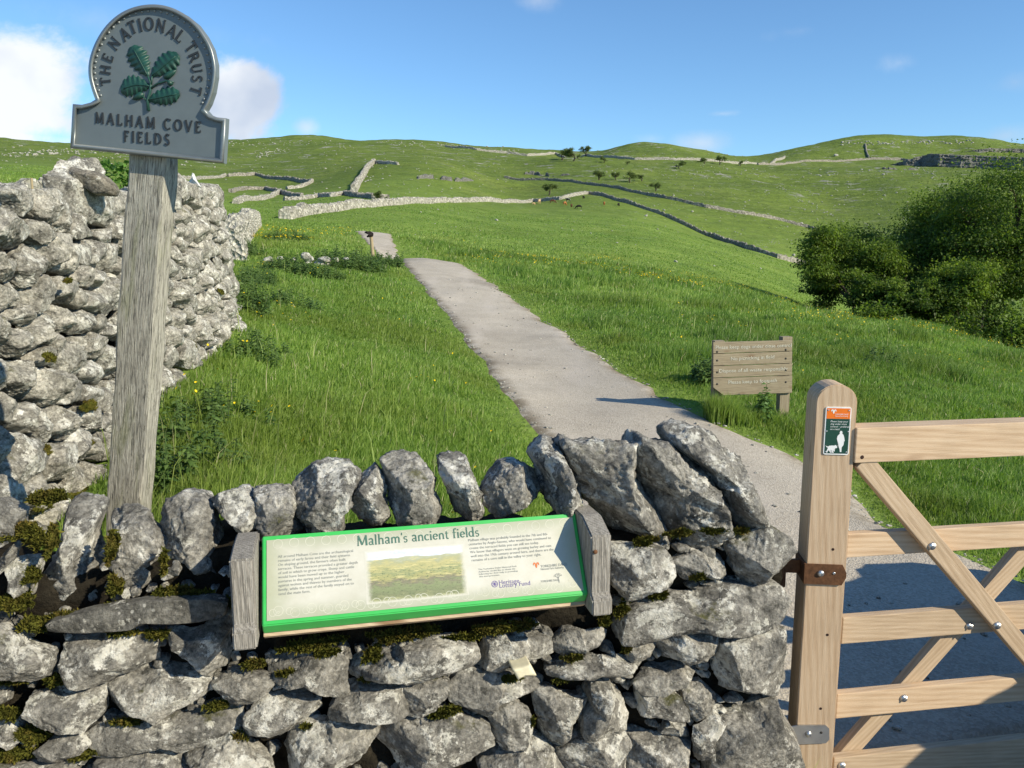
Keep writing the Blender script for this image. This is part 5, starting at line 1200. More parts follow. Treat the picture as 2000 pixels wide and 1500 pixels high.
# hinge strap (rusty) and lower plate (galvanised)
zs0, zs1 = pplane(1600, 1140).z, pplane(1600, 1101).z; lx = (pplane(1652, 1120) - pc).dot(PXV); T = .006
m = MB(); W2 = PW / 2
def pp(x, z, f): return Vector((pc.x, pc.y, 0)) + PXV * x + Vector((0, 0, z)) + PNV * f
m.prism([pp(-W2 - T, zs0, 0.0005), pp(lx - .012, zs0, 0.0005), pp(lx, (zs0 + zs1) / 2 - .008, .0005), pp(lx, (zs0 + zs1) / 2 + .008, .0005), pp(lx - .012, zs1, 0.0005), pp(-W2 - T, zs1, 0.0005)], PNV * T)
m.box(pp(-W2 - T, zs0, -dep), PXV * (T - .0005), PNV * (dep), Vector((0, 0, zs1 - zs0)), .001)
m.box(pp(-W2 - .055, zs0 + .012, -dep * .55), PXV * .052, PNV * .012, Vector((0, 0, zs1 - zs0 - .02)), .002); m.tube([pp(-W2 - .056, zs0 - .035, -dep * .5), pp(-W2 - .056, zs1 + .008, -dep * .5)], .011, 12)
strap = m.build("hinge_strap", M_RUST, gp)
m = MB(); m.dome(pplane(1603, 1120, T + .001), PNV, .0105, .007, 16); m.build("bolt_head", M_ZINC, strap, smooth=True)
m = MB(); m.dome(pplane(1629, 1120, T + .001), PNV, .0045, .0018, 10); m.build("screw", M_ZINC, strap, smooth=True)
m = MB(); m.prism([pplane(x, y, .0006) for x, y in ((1546, 1451), (1546, 1418), (1560, 1415), (1612, 1415), (1619, 1422), (1619, 1443), (1612, 1450), (1560, 1452))], PNV * .005); pz = m.build("fixing_plate", M_ZINC, gp)
m = MB(); m.dome(pplane(1579, 1434, .006), PNV, .0105, .007, 16); m.build("bolt_head", M_ZINC, pz, smooth=True)
m = MB(); m.dome(pplane(1604, 1431, .006), PNV, .0045, .0015, 10); m.build("screw", M_DARKMETAL, pz)
for (px, py) in ((1627, 1073), (1616, 1240), (1603, 1384)):
    m = MB(); m.dome(pplane(px, py, .0004), PNV, .0045, .0008, 10); m.build("screw_hole", M_HOLE, gp)

GG = pplane(1668, 900) + GX * .004; GG = GG - GN * .0
def gplane(px, py, f=0.0): return onplane(px, py, GG + GN * f, GN)
gate = empty("field_gate", tuple(gplane(1660, 1500))); tag(gate, "wooden five-bar gate with crossed braces and shiny bolts beside the notice post", "gate")
XL = (gplane(1676, 860) - GG).dot(GX); GLEN = 1.66
def gp_(s, z, f=0.0): return Vector((GG.x, GG.y, 0)) + GX * s + Vector((0, 0, z)) + GN * f
def rail(name, pl, f, th, mat=M_LARCH):
    """pl = ((px, top, bottom) left, (px, top, bottom) at the frame's edge)"""
    zt = (gplane(pl[0][0], pl[0][1], f).z + gplane(pl[1][0], pl[1][1], f).z) / 2; zb = (gplane(pl[0][0], pl[0][2], f).z + gplane(pl[1][0], pl[1][2], f).z) / 2; s0 = (gplane(pl[0][0], pl[0][1], f) - GG).dot(GX)
    return beam(name, gp_(s0, (zt + zb) / 2, f), gp_(GLEN, (zt + zb) / 2, f), Vector((0, 0, zt - zb)), -GN * th, mat, gate)
RF = -.034
rail("rail", ((1674, 836, 905), (2000, 825, 890)), RF + .041, .072)
rail("rail", ((1656, 1044, 1089), (2000, 1023, 1068)), RF, .03); rail("rail", ((1647, 1206, 1254), (2000, 1181, 1233)), RF, .03, M_LARCH2)
rail("rail", ((1636, 1352, 1398), (2000, 1327, 1374)), RF, .03); rail("rail", ((1630, 1474, 1535), (2000, 1449, 1506)), RF, .03, M_LARCH2)
def brace(a, b_, wpx, f, th, mat, front):
    P0, P1 = gplane(*a, f), gplane(*b_, f); d = (P1 - P0).normalized(); w = Vector((-d.z * GX.x, -d.z * GX.y, 0)) + Vector((0, 0, d.dot(GX)))
    return beam("brace", P0, P1, w.normalized() * wpx, -GN * th, mat, gate)
s0 = gplane(1694, 914); brace((1687, 900), (2160, 1455), .058, RF + .036, .034, M_LARCH2, True)
brace((1640, 1492), (2110, 960), .058, RF - .034, .032, M_LARCH2, False)
beam("stile", gp_(GLEN, gplane(1660, 1520).z), gp_(GLEN, gplane(1672, 830).z), GX * .07, -GN * .07, M_LARCH, gate); beam("stile", gp_(XL - .055, gplane(1660, 1520).z, -.035), gp_(XL - .055, gplane(1672, 836).z, -.035), GX * .05, -GN * .065, M_LARCH2, gate)
for (px, py, f) in ((1819, 1066, RF + .037), (1946, 1221, RF + .037), (1892, 1222, RF + .001), (1764, 1363, RF + .001), (1643, 1494, RF + .001)):
    m = MB(); m.dome(gplane(px, py, f), GN, .0105, .0075, 16); m.tube([gplane(px, py, f - .0), gplane(px, py, f + .0015)], .013, 16); m.build("bolt_head", M_ZINC, gate, smooth=True)
m = MB(); m.dome(gplane(1684, 893, RF + .0415), GN, .006, .0008, 12); m.build("screw_hole", M_HOLE, gate)

# ------------------------------------------------------------------ wooden request sign by the path
DS = 7.3; PSI_D = math.radians(7); DX = Vector((math.cos(PSI_D), math.sin(PSI_D), 0)); DN = Vector((math.sin(PSI_D), -math.cos(PSI_D), 0)); DP = atd(1470, 715, DS)
def dpl(px, py, f=0.0): return onplane(px, py, DP + DN * f, DN)
rs = empty("request_sign", tuple(dpl(1532, 800))); tag(rs, "low sign of four tan planks with carved white requests beside the path", "wooden sign")
rows = [(668, 691, 664, 686), (691, 715, 686, 709.5), (715, 738.5, 709.5, 733), (738.5, 773, 733, 768)]
for i, (lt, lb, rt, rb) in enumerate(rows):
    m = MB(); g = .6
    quad = [dpl(1393, lb - g), dpl(1547, rb - g), dpl(1547.5, rt + g), dpl(1393, lt + g)]
    if i == 3: quad = [dpl(1413, 772), dpl(1547, rb - g), dpl(1547.5, rt + g), dpl(1393, lt + g), dpl(1393, 757)]
    c = quad[0]; me = bpy.data.meshes.new("plank"); Xl = (dpl(1547, rb) - dpl(1393, lb)).normalized(); Yl = DN.cross(Xl); Yl = Yl if Yl.z > 0 else -Yl; Zl = Xl.cross(Yl)
    loc = [((p - c).dot(Xl), (p - c).dot(Yl)) for p in quad]; k = .022 * (1 if Zl.dot(DN) < 0 else -1)
    m.prism([Vector((x, y, 0)) for x, y in loc], (0, 0, k)); bm = bmesh.new(); vs = [bm.verts.new(v) for v in m.v]; [bm.faces.new([vs[q] for q in f]) for f in m.f]; bmesh.ops.recalc_face_normals(bm, faces=bm.faces[:]); bmesh.ops.bevel(bm, geom=bm.edges[:], offset=.002, segments=1, affect='EDGES'); bm.to_mesh(me); bm.free()
    o = bpy.data.objects.new("plank", me); COL.objects.link(o); me.materials.append(M_SIGNTIM); o.rotation_euler = Matrix((Xl, Yl, Zl)).transposed().to_euler(); o.location = c; attach(o, rs)
M_CARVE = flat("flaking_white_paint", (.55, .53, .45), .8, 0, .2, .35, 0, 90)
m = MB()
for s, p0, p1 in (("Please keep dogs under close control", (1397, 682), (1546, 677.5)), ("No picnicking in field", (1427, 704), (1512, 700)), ("Dispose of all waste responsibly", (1404, 728), (1538, 723)), ("Please keep to footpath", (1422, 750), (1517, 746))):
    A, B = dpl(*p0, .003), dpl(*p1, .003); xv = (B - A).normalized(); yv = DN.cross(xv); yv = yv if yv.z > 0 else -yv
    V, F, w = text2d(s, .047); k = (B - A).length / w; m.add([A + xv * x * k + yv * y for x, y in V], F)
m.build("carved_lettering", M_CARVE, rs)
for px in (1401, 1535):
    for i in range(4):
        py = (687, 704, 727, 750)[i] - (4 if px > 1500 else 0); mm = MB(); mm.dome(dpl(px, py, .001), DN, .010, .005, 10); mm.build("bolt_head", M_DARKMETAL, rs)
gz = float(hgt(DP.x, DS)); 
beam("post", Vector((dpl(1532, 800, -.03).x, dpl(1532, 800, -.03).y, gz - .15)), dpl(1538, 658, -.024), DX * .095, -DN * .08, M_SIGNTIM, rs); beam("post", Vector((dpl(1404, 800, -.03).x, dpl(1404, 800, -.03).y, gz - .15)), dpl(1404, 666, -.024), DX * .095, -DN * .08, M_SIGNTIM, rs)

# ------------------------------------------------------------------ stake with a dark cap beside the path
b0 = onland(729, 25.5); top = atd(724.5, 459, 25.5); stake = empty("waymark_stake", tuple(b0)); tag(stake, "slim pale stake topped by a ragged dark lump near the bend of the path", "post")
m = MB(); ln = top - b0; ax = ln.normalized(); M_ = MB()
o = bpy.data.objects.new("stake_pole", None)
mm = MB(); mm.tube([Vector((-.2, 0, 0)), Vector((0, 0, 0)), Vector((ln.length, 0, 0))], [.06, .06, .052], 10); me = bpy.data.meshes.new("pole"); me.from_pydata([tuple(v) for v in mm.v], [], mm.f); me.update(); bpy.data.objects.remove(o)
o = bpy.data.objects.new("pole", me); COL.objects.link(o); me.materials.append(M_POSTTIM); o.rotation_euler = ax.to_track_quat('X', 'Z').to_euler(); o.location = b0; attach(o, stake)
C = atd(721, 458, 25.4); kx = 25.5 / FPX
V, F = rock([(x * kx, y * kx) for x, y in ((-10, 3), (-6, 6.5), (2, 6), (8, 3), (9.5, -2), (7, -5.5), (1, -5), (-4, -5.5), (-5, -3), (-1, -1), (-4, 2))], .10, 33, 4, 2.5, 3, .08)
me = np_mesh("cap", V, tris=F); o = link("cap", me, flat("black_felt", (.022, .018, .018), .95, 0, .1, .3), stake, C); o['label'] = "ragged dark lump hooked to the left"

# thin fence posts on the far left
for i, (px, d, h_, lab) in enumerate(((7, 16, 1.35, "thin yellowish fence post at the extreme left edge behind the near wall"), (38, 20, 1.3, "thin pale fence post near the tumbled wall at upper left"), (75, 27, 1.2, "small far fence post by the tumbled wall"))):
    P = onland(px, d); m = MB(); m.tube([P - Vector((0, 0, .2)), P + Vector((.02, 0, h_))], [.045, .04], 8); o = m.build("fence_post", M_POSTTIM, None, P); tag(o, lab, "fence post", "thin posts at the left")
# ------------------------------------------------------------------ foliage materials
def leafy(name, stops, trans=.35, rough=.6, spec=.35, patch=None):
    m, t, b = newmat(name, rough, spec); r = t.attr('rnd'); c = t.ramp(r, stops)
    if patch: c = t.mix(t.maprange(t.noise(t.pos(), patch, 4, .6), .42, .66), c, t.mix(.5, c, (.16, .20, .03)))
    t.put(b.inputs['Base Color'], c)
    tr = t.n('ShaderNodeBsdfTranslucent'); t.put(tr.inputs['Color'], t.mix(1.0, c, (1.15, 1.25, .7), 'MULTIPLY'))
    mx = t.n('ShaderNodeMixShader'); mx.inputs[0].default_value = trans; t.L.new(b.outputs[0], mx.inputs[1]); t.L.new(tr.outputs[0], mx.inputs[2])
    t.L.new(mx.outputs[0], t.N['Material Output'].inputs['Surface']); return m
M_GRASS = leafy("grass_blades", [(0, (.088, .165, .03)), (.35, (.172, .285, .05)), (.7, (.265, .38, .078)), (.93, (.37, .46, .14)), (1, (.56, .52, .32))], .45, .5, .35, .6)
M_NETTLE = leafy("nettle_leaves", [(0, (.06, .115, .026)), (.5, (.105, .18, .042)), (1, (.15, .23, .07))], .35, .6)
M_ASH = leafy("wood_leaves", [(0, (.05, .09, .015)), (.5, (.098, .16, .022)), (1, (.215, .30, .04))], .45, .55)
M_HAW = leafy("thorn_leaves", [(0, (.09, .13, .036)), (.5, (.13, .18, .05)), (1, (.18, .23, .075))], .4, .7)
M_BARK = flat("dark_bark", (.075, .062, .048), .95, 0, .1, .35, .5, 25)
M_BUTTER = flat("buttercup_petals", (.72, .52, .01), .5, 0, .3, .1)
M_SEED = flat("dry_stalk", (.42, .36, .22), .8, 0, .2, .2)

# ------------------------------------------------------------------ grass
RG = np.random.default_rng(4)
def line_sd(x, y): return (x - WP0.x) * WN.x + (y - WP0.y) * WN.y
_lwx = lambda y: np.interp(y, FP[:, 1], FP[:, 0])
def allowed(x, y, pad=0.0):
    sd = line_sd(x, y); s = (x - WP0.x) * WD.x + (y - WP0.y) * WD.y
    ok = (sd > np.where(s < .05, .40, .0) + .02)
    pd = path_dist(x, y) + .10 * noise2(x, y, .35, 31, 3)
    ok &= pd > pad
    ok &= ~((y < 11.0) & (x < _lwx(y) + .02))
    return ok, pd
def sample_ground(n, y0, y1, u0=-.80, u1=.80):
    y = np.exp(RG.uniform(math.log(y0), math.log(y1), n)); x = RG.uniform(u0, u1, n) * y; return x, y
def blades(x, y, h, w, lean, name_rnd, bend=.35):
    n = len(x); z = hgt(x, y) - .01; a = RG.uniform(0, 2 * math.pi, n); b = RG.normal(.6, 1.3, n)
    lx, ly = np.cos(b) * lean, np.sin(b) * lean; wx, wy = np.cos(a) * w, np.sin(a) * w
    P0 = np.stack([x, y, z], 1); sid = np.stack([wx, wy, np.zeros(n)], 1); L1 = np.stack([lx * h * .3, ly * h * .3, h * .55], 1); L2 = np.stack([lx * h, ly * h, h * (1 - .25 * lean)], 1)
    V = np.stack([P0 - sid, P0 + sid, P0 + L1 - sid * .75, P0 + L1 + sid * .75, P0 + L2], 1).reshape(-1, 3)
    k = np.arange(n)[:, None] * 5; Q = k + np.array([[0, 1, 3, 2]]); T = k + np.array([[2, 3, 4]]); return V, Q, T, np.repeat(name_rnd, 5)
def grass_set(n, y0, y1, hbase, wk, u0=-.8, u1=.8):
    x, y = sample_ground(n, y0, y1, u0, u1); ok, pd = allowed(x, y); x, y, pd = x[ok], y[ok], pd[ok]
    cl = noise2(x, y, .55, 21, 3); cl2 = noise2(x, y, 2.6, 22, 3); z_ = noise2(x, y, .18, 23, 2)
    right = x > np.interp(y, PYS, (PXL + PXR) / 2)
    h = hbase * (1 + .8 * cl + .5 * cl2 + .3 * z_) * RG.uniform(.6, 1.3, len(x))
    h = np.where(right, h * (1 + 2.2 * np.clip((noise2(x, y, 1.3, 24, 3) - .02) * 2.2, 0, 1) * np.clip(pd / 1.2, 0, 1)), h)
    h = np.clip(h, .025, .36) * np.clip(.30 + pd / .9, .3, 1)
    big = noise2(x, y, 5.5, 27, 3); rnd = np.clip(.47 + .30 * cl2 + .24 * cl + .30 * big - .25 * np.clip((h - .13) / .2, 0, 1) + .12 * np.clip(1 - pd / .6, 0, 1) + RG.normal(0, .17, len(x)), 0, .955); rnd = np.where(RG.random(len(x)) < .025, 1.0, rnd)  # taller blades darken: shade of the tussocks is put into their colour
    w = np.clip(.0016 + wk * y, .002, .05) * RG.uniform(.6, 1.3, len(x)); return blades(x, y, h, w, np.abs(RG.normal(.35, .28, len(x))), rnd)
def join(parts):
    V, Q, T, R = [], [], [], []; k = 0
    for v, q, t, r in parts: V.append(v); Q.append(q + k); T.append(t + k); R.append(r); k += len(v)
    return np.concatenate(V), np.concatenate(Q), np.concatenate(T), np.concatenate(R)
GDENS = 1.0
parts = [grass_set(int(420000 * GDENS), 2.3, 9.0, .075, .00034), grass_set(int(330000 * GDENS), 8.5, 20.0, .085, .00036), grass_set(int(220000 * GDENS), 19, 46, .10, .00042, -.75, .72)]
V, Q, T, R = join(parts); print("blades", len(Q))
tag(link("grass", np_mesh("grass", V, Q, T, smooth=True, attrs={'rnd': R}), M_GRASS), kind='stuff')
# taller seeding stems and tussocks
x, y = sample_ground(3000, 2.6, 26); ok, pd = allowed(x, y, .25); x, y = x[ok], y[ok]; k = noise2(x, y, 1.2, 41, 2) > -.05; x, y = x[k], y[k]; n = len(x)
V, Q, T, R = blades(x, y, RG.uniform(.16, .36, n), np.clip(.0012 + .00035 * y, .0016, .02), np.abs(RG.normal(.3, .2, n)), np.clip(RG.normal(.8, .15, n), .4, 1))
tag(link("tall_grass", np_mesh("tall_grass", V, Q, T, smooth=True, attrs={'rnd': R}), M_GRASS), kind='stuff')
# mid-distance tussocks: coarse tufts so the turf keeps a nap far away
x, y = sample_ground(90000, 40, 170, -.75, .72); ok, pd = allowed(x, y); x, y = x[ok], y[ok]; n = len(x)
V, Q, T, R = blades(x, y, RG.uniform(.05, .17, n) * (1 + .7 * noise2(x, y, 9, 51, 3)), (.0006 * y), np.abs(RG.normal(.5, .3, n)), np.clip(.50 + .42 * noise2(x, y * .35, 9, 52, 4) + .25 * noise2(x, y, 40, 53, 2) + RG.normal(0, .12, n), 0, .93))
tag(link("far_grass", np_mesh("far_grass", V, Q, T, smooth=True, attrs={'rnd': R}), M_GRASS), kind='stuff')

# grass standing up round the foot of the plank sign
n = 4200; px_ = np.where(RG.random(4200) < .3, RG.uniform(1372, 1440, 4200), RG.uniform(1375, 1560, 4200)); dd = 7.3 - RG.uniform(.02, .22, n) - .12 * (px_ < 1460) * RG.random(n); x = (px_ - 1000) / FPX * 7.3 * 1.012; y = dd
hh_ = np.where(px_ < 1425, .25, np.where(px_ < 1505, .16, .10)) * RG.uniform(.6, 1.2, n); V, Q, T, R = blades(x, y, hh_, np.full(n, .0034), np.abs(RG.normal(.3, .2, n)), RG.uniform(.2, .9, n))
tag(link("sign_grass", np_mesh("sign_grass", V, Q, T, attrs={'rnd': R}), M_GRASS), kind='stuff')

# ------------------------------------------------------------------ buttercups
def buttercups(x, y, hh, size):
    n = len(x); z = hgt(x, y) + hh; k = 6; ang = np.linspace(0, 2 * math.pi, k + 1)[:-1]; V = []; tilt = RG.normal(0, .5, (n, 2))
    c = np.stack([x, y, z], 1); ring = np.stack([np.cos(ang), np.sin(ang), np.zeros(k)], 1)
    P = c[:, None] + ring[None] * size[:, None, None]; P[:, :, 2] += ring[None, :, 0] * size[:, None] * tilt[:, :1] + ring[None, :, 1] * size[:, None] * tilt[:, 1:] + size[:, None] * .45
    V = np.concatenate([c[:, None], P], 1).reshape(-1, 3); b = np.arange(n)[:, None, None] * 7; i = np.arange(k); T = np.stack([np.zeros(k, int), i + 1, (i + 1) % k + 1], 1)[None] + b; return V, T.reshape(-1, 3)
xs, ys, hs, ss = [], [], [], []
def add_bc(n, y0, y1, u0, u1, thr, sc, hh, size):
    x, y = sample_ground(n, y0, y1, u0, u1); ok, pd = allowed(x, y, .3); k = ok & (noise2(x, y, sc, 61, 3) > thr); x, y = x[k], y[k]
    xs.append(x); ys.append(y); hs.append(RG.uniform(hh * .7, hh * 1.3, len(x))); ss.append(np.full(len(x), size) * RG.uniform(.8, 1.2, len(x)))
add_bc(260, 3.2, 9, -.45, 0.0, .12, .8, .16, .008); add_bc(420, 9, 20, -.35, -.05, .10, 1.6, .16, .010); add_bc(1500, 25, 44, -.36, -.16, -.02, 3.5, .18, .02)
add_bc(260, 4.5, 10, .2, .75, .22, .9, .2, .008); add_bc(900, 10, 26, .2, .75, .15, 2.0, .2, .011); add_bc(2600, 30, 55, -.1, .36, .10, 6, .18, .022); add_bc(700, 20, 27, .35, .68, .05, 3, .22, .015)
V, T = buttercups(np.concatenate(xs), np.concatenate(ys), np.concatenate(hs), np.concatenate(ss))
tag(link("buttercups", np_mesh("buttercups", V, None, T, smooth=False), M_BUTTER), kind='stuff')

# ------------------------------------------------------------------ nettles, docks and other clumps
def leaf_mesh(P, D, L, Wd, droop, rnd):
    """folded pointed leaves: P base, D direction, arrays"""
    n = len(P); D = D / np.linalg.norm(D, axis=1)[:, None]; up = np.tile([0, 0, 1.0], (n, 1)) + RG.normal(0, .35, (n, 3)); S = np.cross(D, up); S /= np.maximum(np.linalg.norm(S, axis=1), 1e-6)[:, None]; Nn = np.cross(S, D)
    m = P + D * (L * .45)[:, None] + Nn * (L * .10)[:, None]; tip = P + D * L[:, None] - np.array([0, 0, 1.0]) * (L * droop)[:, None]
    l = P + D * (L * .4)[:, None] + S * Wd[:, None] + Nn * (L * .02)[:, None]; r = P + D * (L * .4)[:, None] - S * Wd[:, None] + Nn * (L * .02)[:, None]
    V = np.stack([P, l, tip, r, m], 1).reshape(-1, 3); b = np.arange(n)[:, None, None] * 5
    T = np.array([[0, 4, 1], [1, 4, 2], [2, 4, 3], [3, 4, 0]])[None] + b; return V, T.reshape(-1, 3), np.repeat(rnd, 5)
def herb(C, rx, ry, hmax, nst, seed, label, leafL=.07, mat=None, name="nettle_clump", per=9):
    rg = np.random.default_rng(seed); Ps, Ds, Ls, Rs = [], [], [], []; st = MB()
    for i in range(nst):
        a = rg.uniform(0, 2 * math.pi); r = math.sqrt(rg.random()); bx, by = C.x + math.cos(a) * r * rx, C.y + math.sin(a) * r * ry
        ok, _ = allowed(np.array([bx]), np.array([by]), .0)
        if not ok[0]: continue
        h = hmax * (1 - .55 * r * r) * rg.uniform(.65, 1.1); bz = float(hgt(bx, by)); lean = rg.normal(0, .14, 2); top = Vector((bx + lean[0] * h, by + lean[1] * h, bz + h)); B = Vector((bx, by, bz - .02))
        st.tube([B, (B + top) / 2, top], [.004, .0035, .002], 4, False)
        for j in range(per):
            f = .2 + .8 * j / (per - 1); p = B.lerp(top, f); q = j * math.pi / 2 + rg.uniform(-.4, .4)
            for s in (0, math.pi):
                Ps.append(tuple(p)); Ds.append((math.cos(q + s), math.sin(q + s), rg.uniform(-.1, .55))); Ls.append(leafL * (1.15 - .5 * f) * rg.uniform(.75, 1.3)); Rs.append(rg.random())
    if not Ps: return None
    Ls = np.array(Ls); V, T, R = leaf_mesh(np.array(Ps), np.array(Ds), Ls, Ls * .27, .35, np.array(Rs))
    root = empty(name, tuple(C)); tag(root, label, "plant", "nettles and weeds")
    o = link("leaves", np_mesh("leaves", V - np.array(C), None, T, attrs={'rnd': R}), mat or M_NETTLE, None, C); attach(o, root); st.build("stems", M_NETTLE, root); return root
for i, (px, py, rx, ry, h, n, L, lab) in enumerate([
 (470, 610, .30, .55, .52, 70, .07, "nettle bank at the foot of the tall wall where it meets the meadow"),
 (505, 560, .35, .7, .45, 60, .07, "nettles further back along the foot of the tall wall"),
 (485, 500, .35, .8, .5, 60, .08, "farthest nettles by the end of the tall wall"),
 (560, 470, .8, .9, .45, 60, .10, "dark nettle patch beyond the tumbled stones under the yellow flowers"),
 (690, 525, .9, .9, .55, 110, .10, "broad nettle bed between the tumbled stones and the path"),
 (755, 520, .5, .6, .40, 50, .10, "nettles beside the slim stake with the dark lump"),
 (560, 530, .5, .5, .4, 45, .09, "weeds in front of the left end of the tumbled stones"),
 (620, 540, .6, .4, .35, 50, .09, "low weeds growing in front of the tumbled stones"),
 (780, 515, .15, .2, .35, 8, .09, "single dark dock plant at the left edge of the path crest"),
 (350, 880, .20, .22, .28, 18, .055, "nettles standing right of the grey sign post"),
 (440, 820, .26, .26, .24, 16, .055, "weedy clump in the grass right of the grey post"),
 (330, 960, .14, .12, .26, 18, .05, "young nettles tucked behind the coping stones beside the post"),
 (430, 915, .22, .18, .22, 12, .05, "leafy weeds in long grass just behind the low wall"),
 (520, 700, .3, .4, .25, 22, .06, "small nettle clump in the middle of the left grass"),
 (575, 600, .4, .5, .28, 26, .07, "weeds scattered in the left meadow below the tumbled stones"),
 (1377, 748, .13, .2, .36, 26, .08, "dark dock growing against the left end of the plank sign"),
 (1960, 660, 1.4, 1.2, .6, 80, .14, "bushy weeds at the right edge under the dark trees"),
 (1730, 730, .25, .3, .45, 12, .09, "single thistle in the long grass right of the plank sign")]):
    herb(hit(px, py), rx, ry, h, n, 300 + i, lab, L)
C = Vector(dpl(1492, 790, .12)); C.z = float(hgt(C.x, C.y)); herb(C, .07, .06, .36, 9, 350, "light green thistle in front of the plank sign", .085, leafy("thistle_leaves", [(0, (.06, .13, .03)), (1, (.12, .22, .06))], .3), "thistle")
C = Vector(dpl(1570, 800)); 
# grass tuft at the foot of the gate post
P = pplane(1562, 1470, .04); n = 70; x = P.x - .03 + RG.normal(0, .022, n); y = P.y - .02 + RG.normal(0, .02, n)
V, Q, T, R = blades(x, y, RG.uniform(.08, .24, n), np.full(n, .0022), np.abs(RG.normal(.4, .25, n)), RG.uniform(.5, .95, n)); V[:, 2] += (.0 - hgt(x, y).mean())
tag(link("grass_tuft", np_mesh("grass_tuft", V, Q, T, attrs={'rnd': R}), M_GRASS), "small tuft of grass at the foot of the gate post by the metal plate", "grass tuft", None, "thing")
C = lw(4.6, 1.2, -.35)[0]
# shrub showing over the left wall
def leaf_cloud(C, rx, ry, rz, n, L, seed, shell=.4):
    rg = np.random.default_rng(seed); d = rg.normal(size=(n, 3)); d /= np.linalg.norm(d, axis=1)[:, None]; r = (1 - shell * rg.random(n)) * (1 + .35 * vnoise(d * 2.2 + seed, seed)); P = d * r[:, None] * np.array([rx, ry, rz]) + np.array(C)
    D = d + rg.normal(0, .7, (n, 3)); LL = L * rg.uniform(.6, 1.3, n); return leaf_mesh(P, D, LL, LL * .34, .15, rg.random(n))
Cs = Vector(atd(228, 352, 6.3)); V, T, R = leaf_cloud(Cs, .18, .2, .16, 420, .05, 5); sh = empty("shrub", tuple(Cs)); tag(sh, "bright green leafy shrub peeping over the wall left of the grey post", "shrub")
o = link("leaves", np_mesh("leaves", V - np.array(Cs), None, T, attrs={'rnd': R}), leafy("bright_leaves", [(0, (.06, .14, .02)), (1, (.12, .25, .04))], .35), None, Cs); attach(o, sh)
mm = MB(); g = float(hgt(Cs.x, Cs.y + .3)); [mm.tube([Vector((Cs.x, Cs.y + .25, g)), Cs + Vector((dx, .05, dz))], [.012, .005], 5) for dx, dz in ((-.08, .02), (.06, .05), (.0, -.03))]; mm.build("stems", M_BARK, sh)

# ------------------------------------------------------------------ trees
def grow(seed, H, spread, levels=4, trunk_r=.2, forks=(3, 5), lean=(0, 0), first=.25, up=.35):
    """returns tube mesh builder and list of twig points"""
    rg = random.Random(seed); mb = MB(); twigs = []
    def limb(P, D, L, r, lv):
        n = 4; pts = [P]; rad = [r]; d = D.copy()
        for i in range(n):
            d = (d + Vector((rg.uniform(-.22, .22), rg.uniform(-.22, .22), rg.uniform(-.08, .2) * (up + .3)))).normalized(); pts.append(pts[-1] + d * L / n); rad.append(r * (1 - .5 * (i + 1) / n))
        mb.tube(pts, rad, 7 if lv > 2 else 5 if lv > 1 else 4, False)
        if lv <= 2:
            for p in pts[1:]: twigs.append((p, d, lv))
        if lv > 1:
            k = rg.randint(*forks)
            for i in range(k):
                f = rg.uniform(.35, 1.0) if i else 1.0; j = min(n - 1, int(f * n)); p = pts[j].lerp(pts[j + 1], f * n - j) if j < n else pts[-1]
                a = rg.uniform(0, 2 * math.pi); o = d.orthogonal().normalized(); o = Quaternion(d, a) @ o; th = math.radians(rg.uniform(22, 62)) * spread
                nd = (d * math.cos(th) + o * math.sin(th) + Vector((0, 0, up * .3))).normalized(); limb(p, nd, L * rg.uniform(.55, .78), r * .5 * rg.uniform(.8, 1.15), lv - 1)
    limb(Vector((0, 0, -.3)), Vector((lean[0], lean[1], 1)).normalized(), H * first, trunk_r, levels)
    return mb, twigs
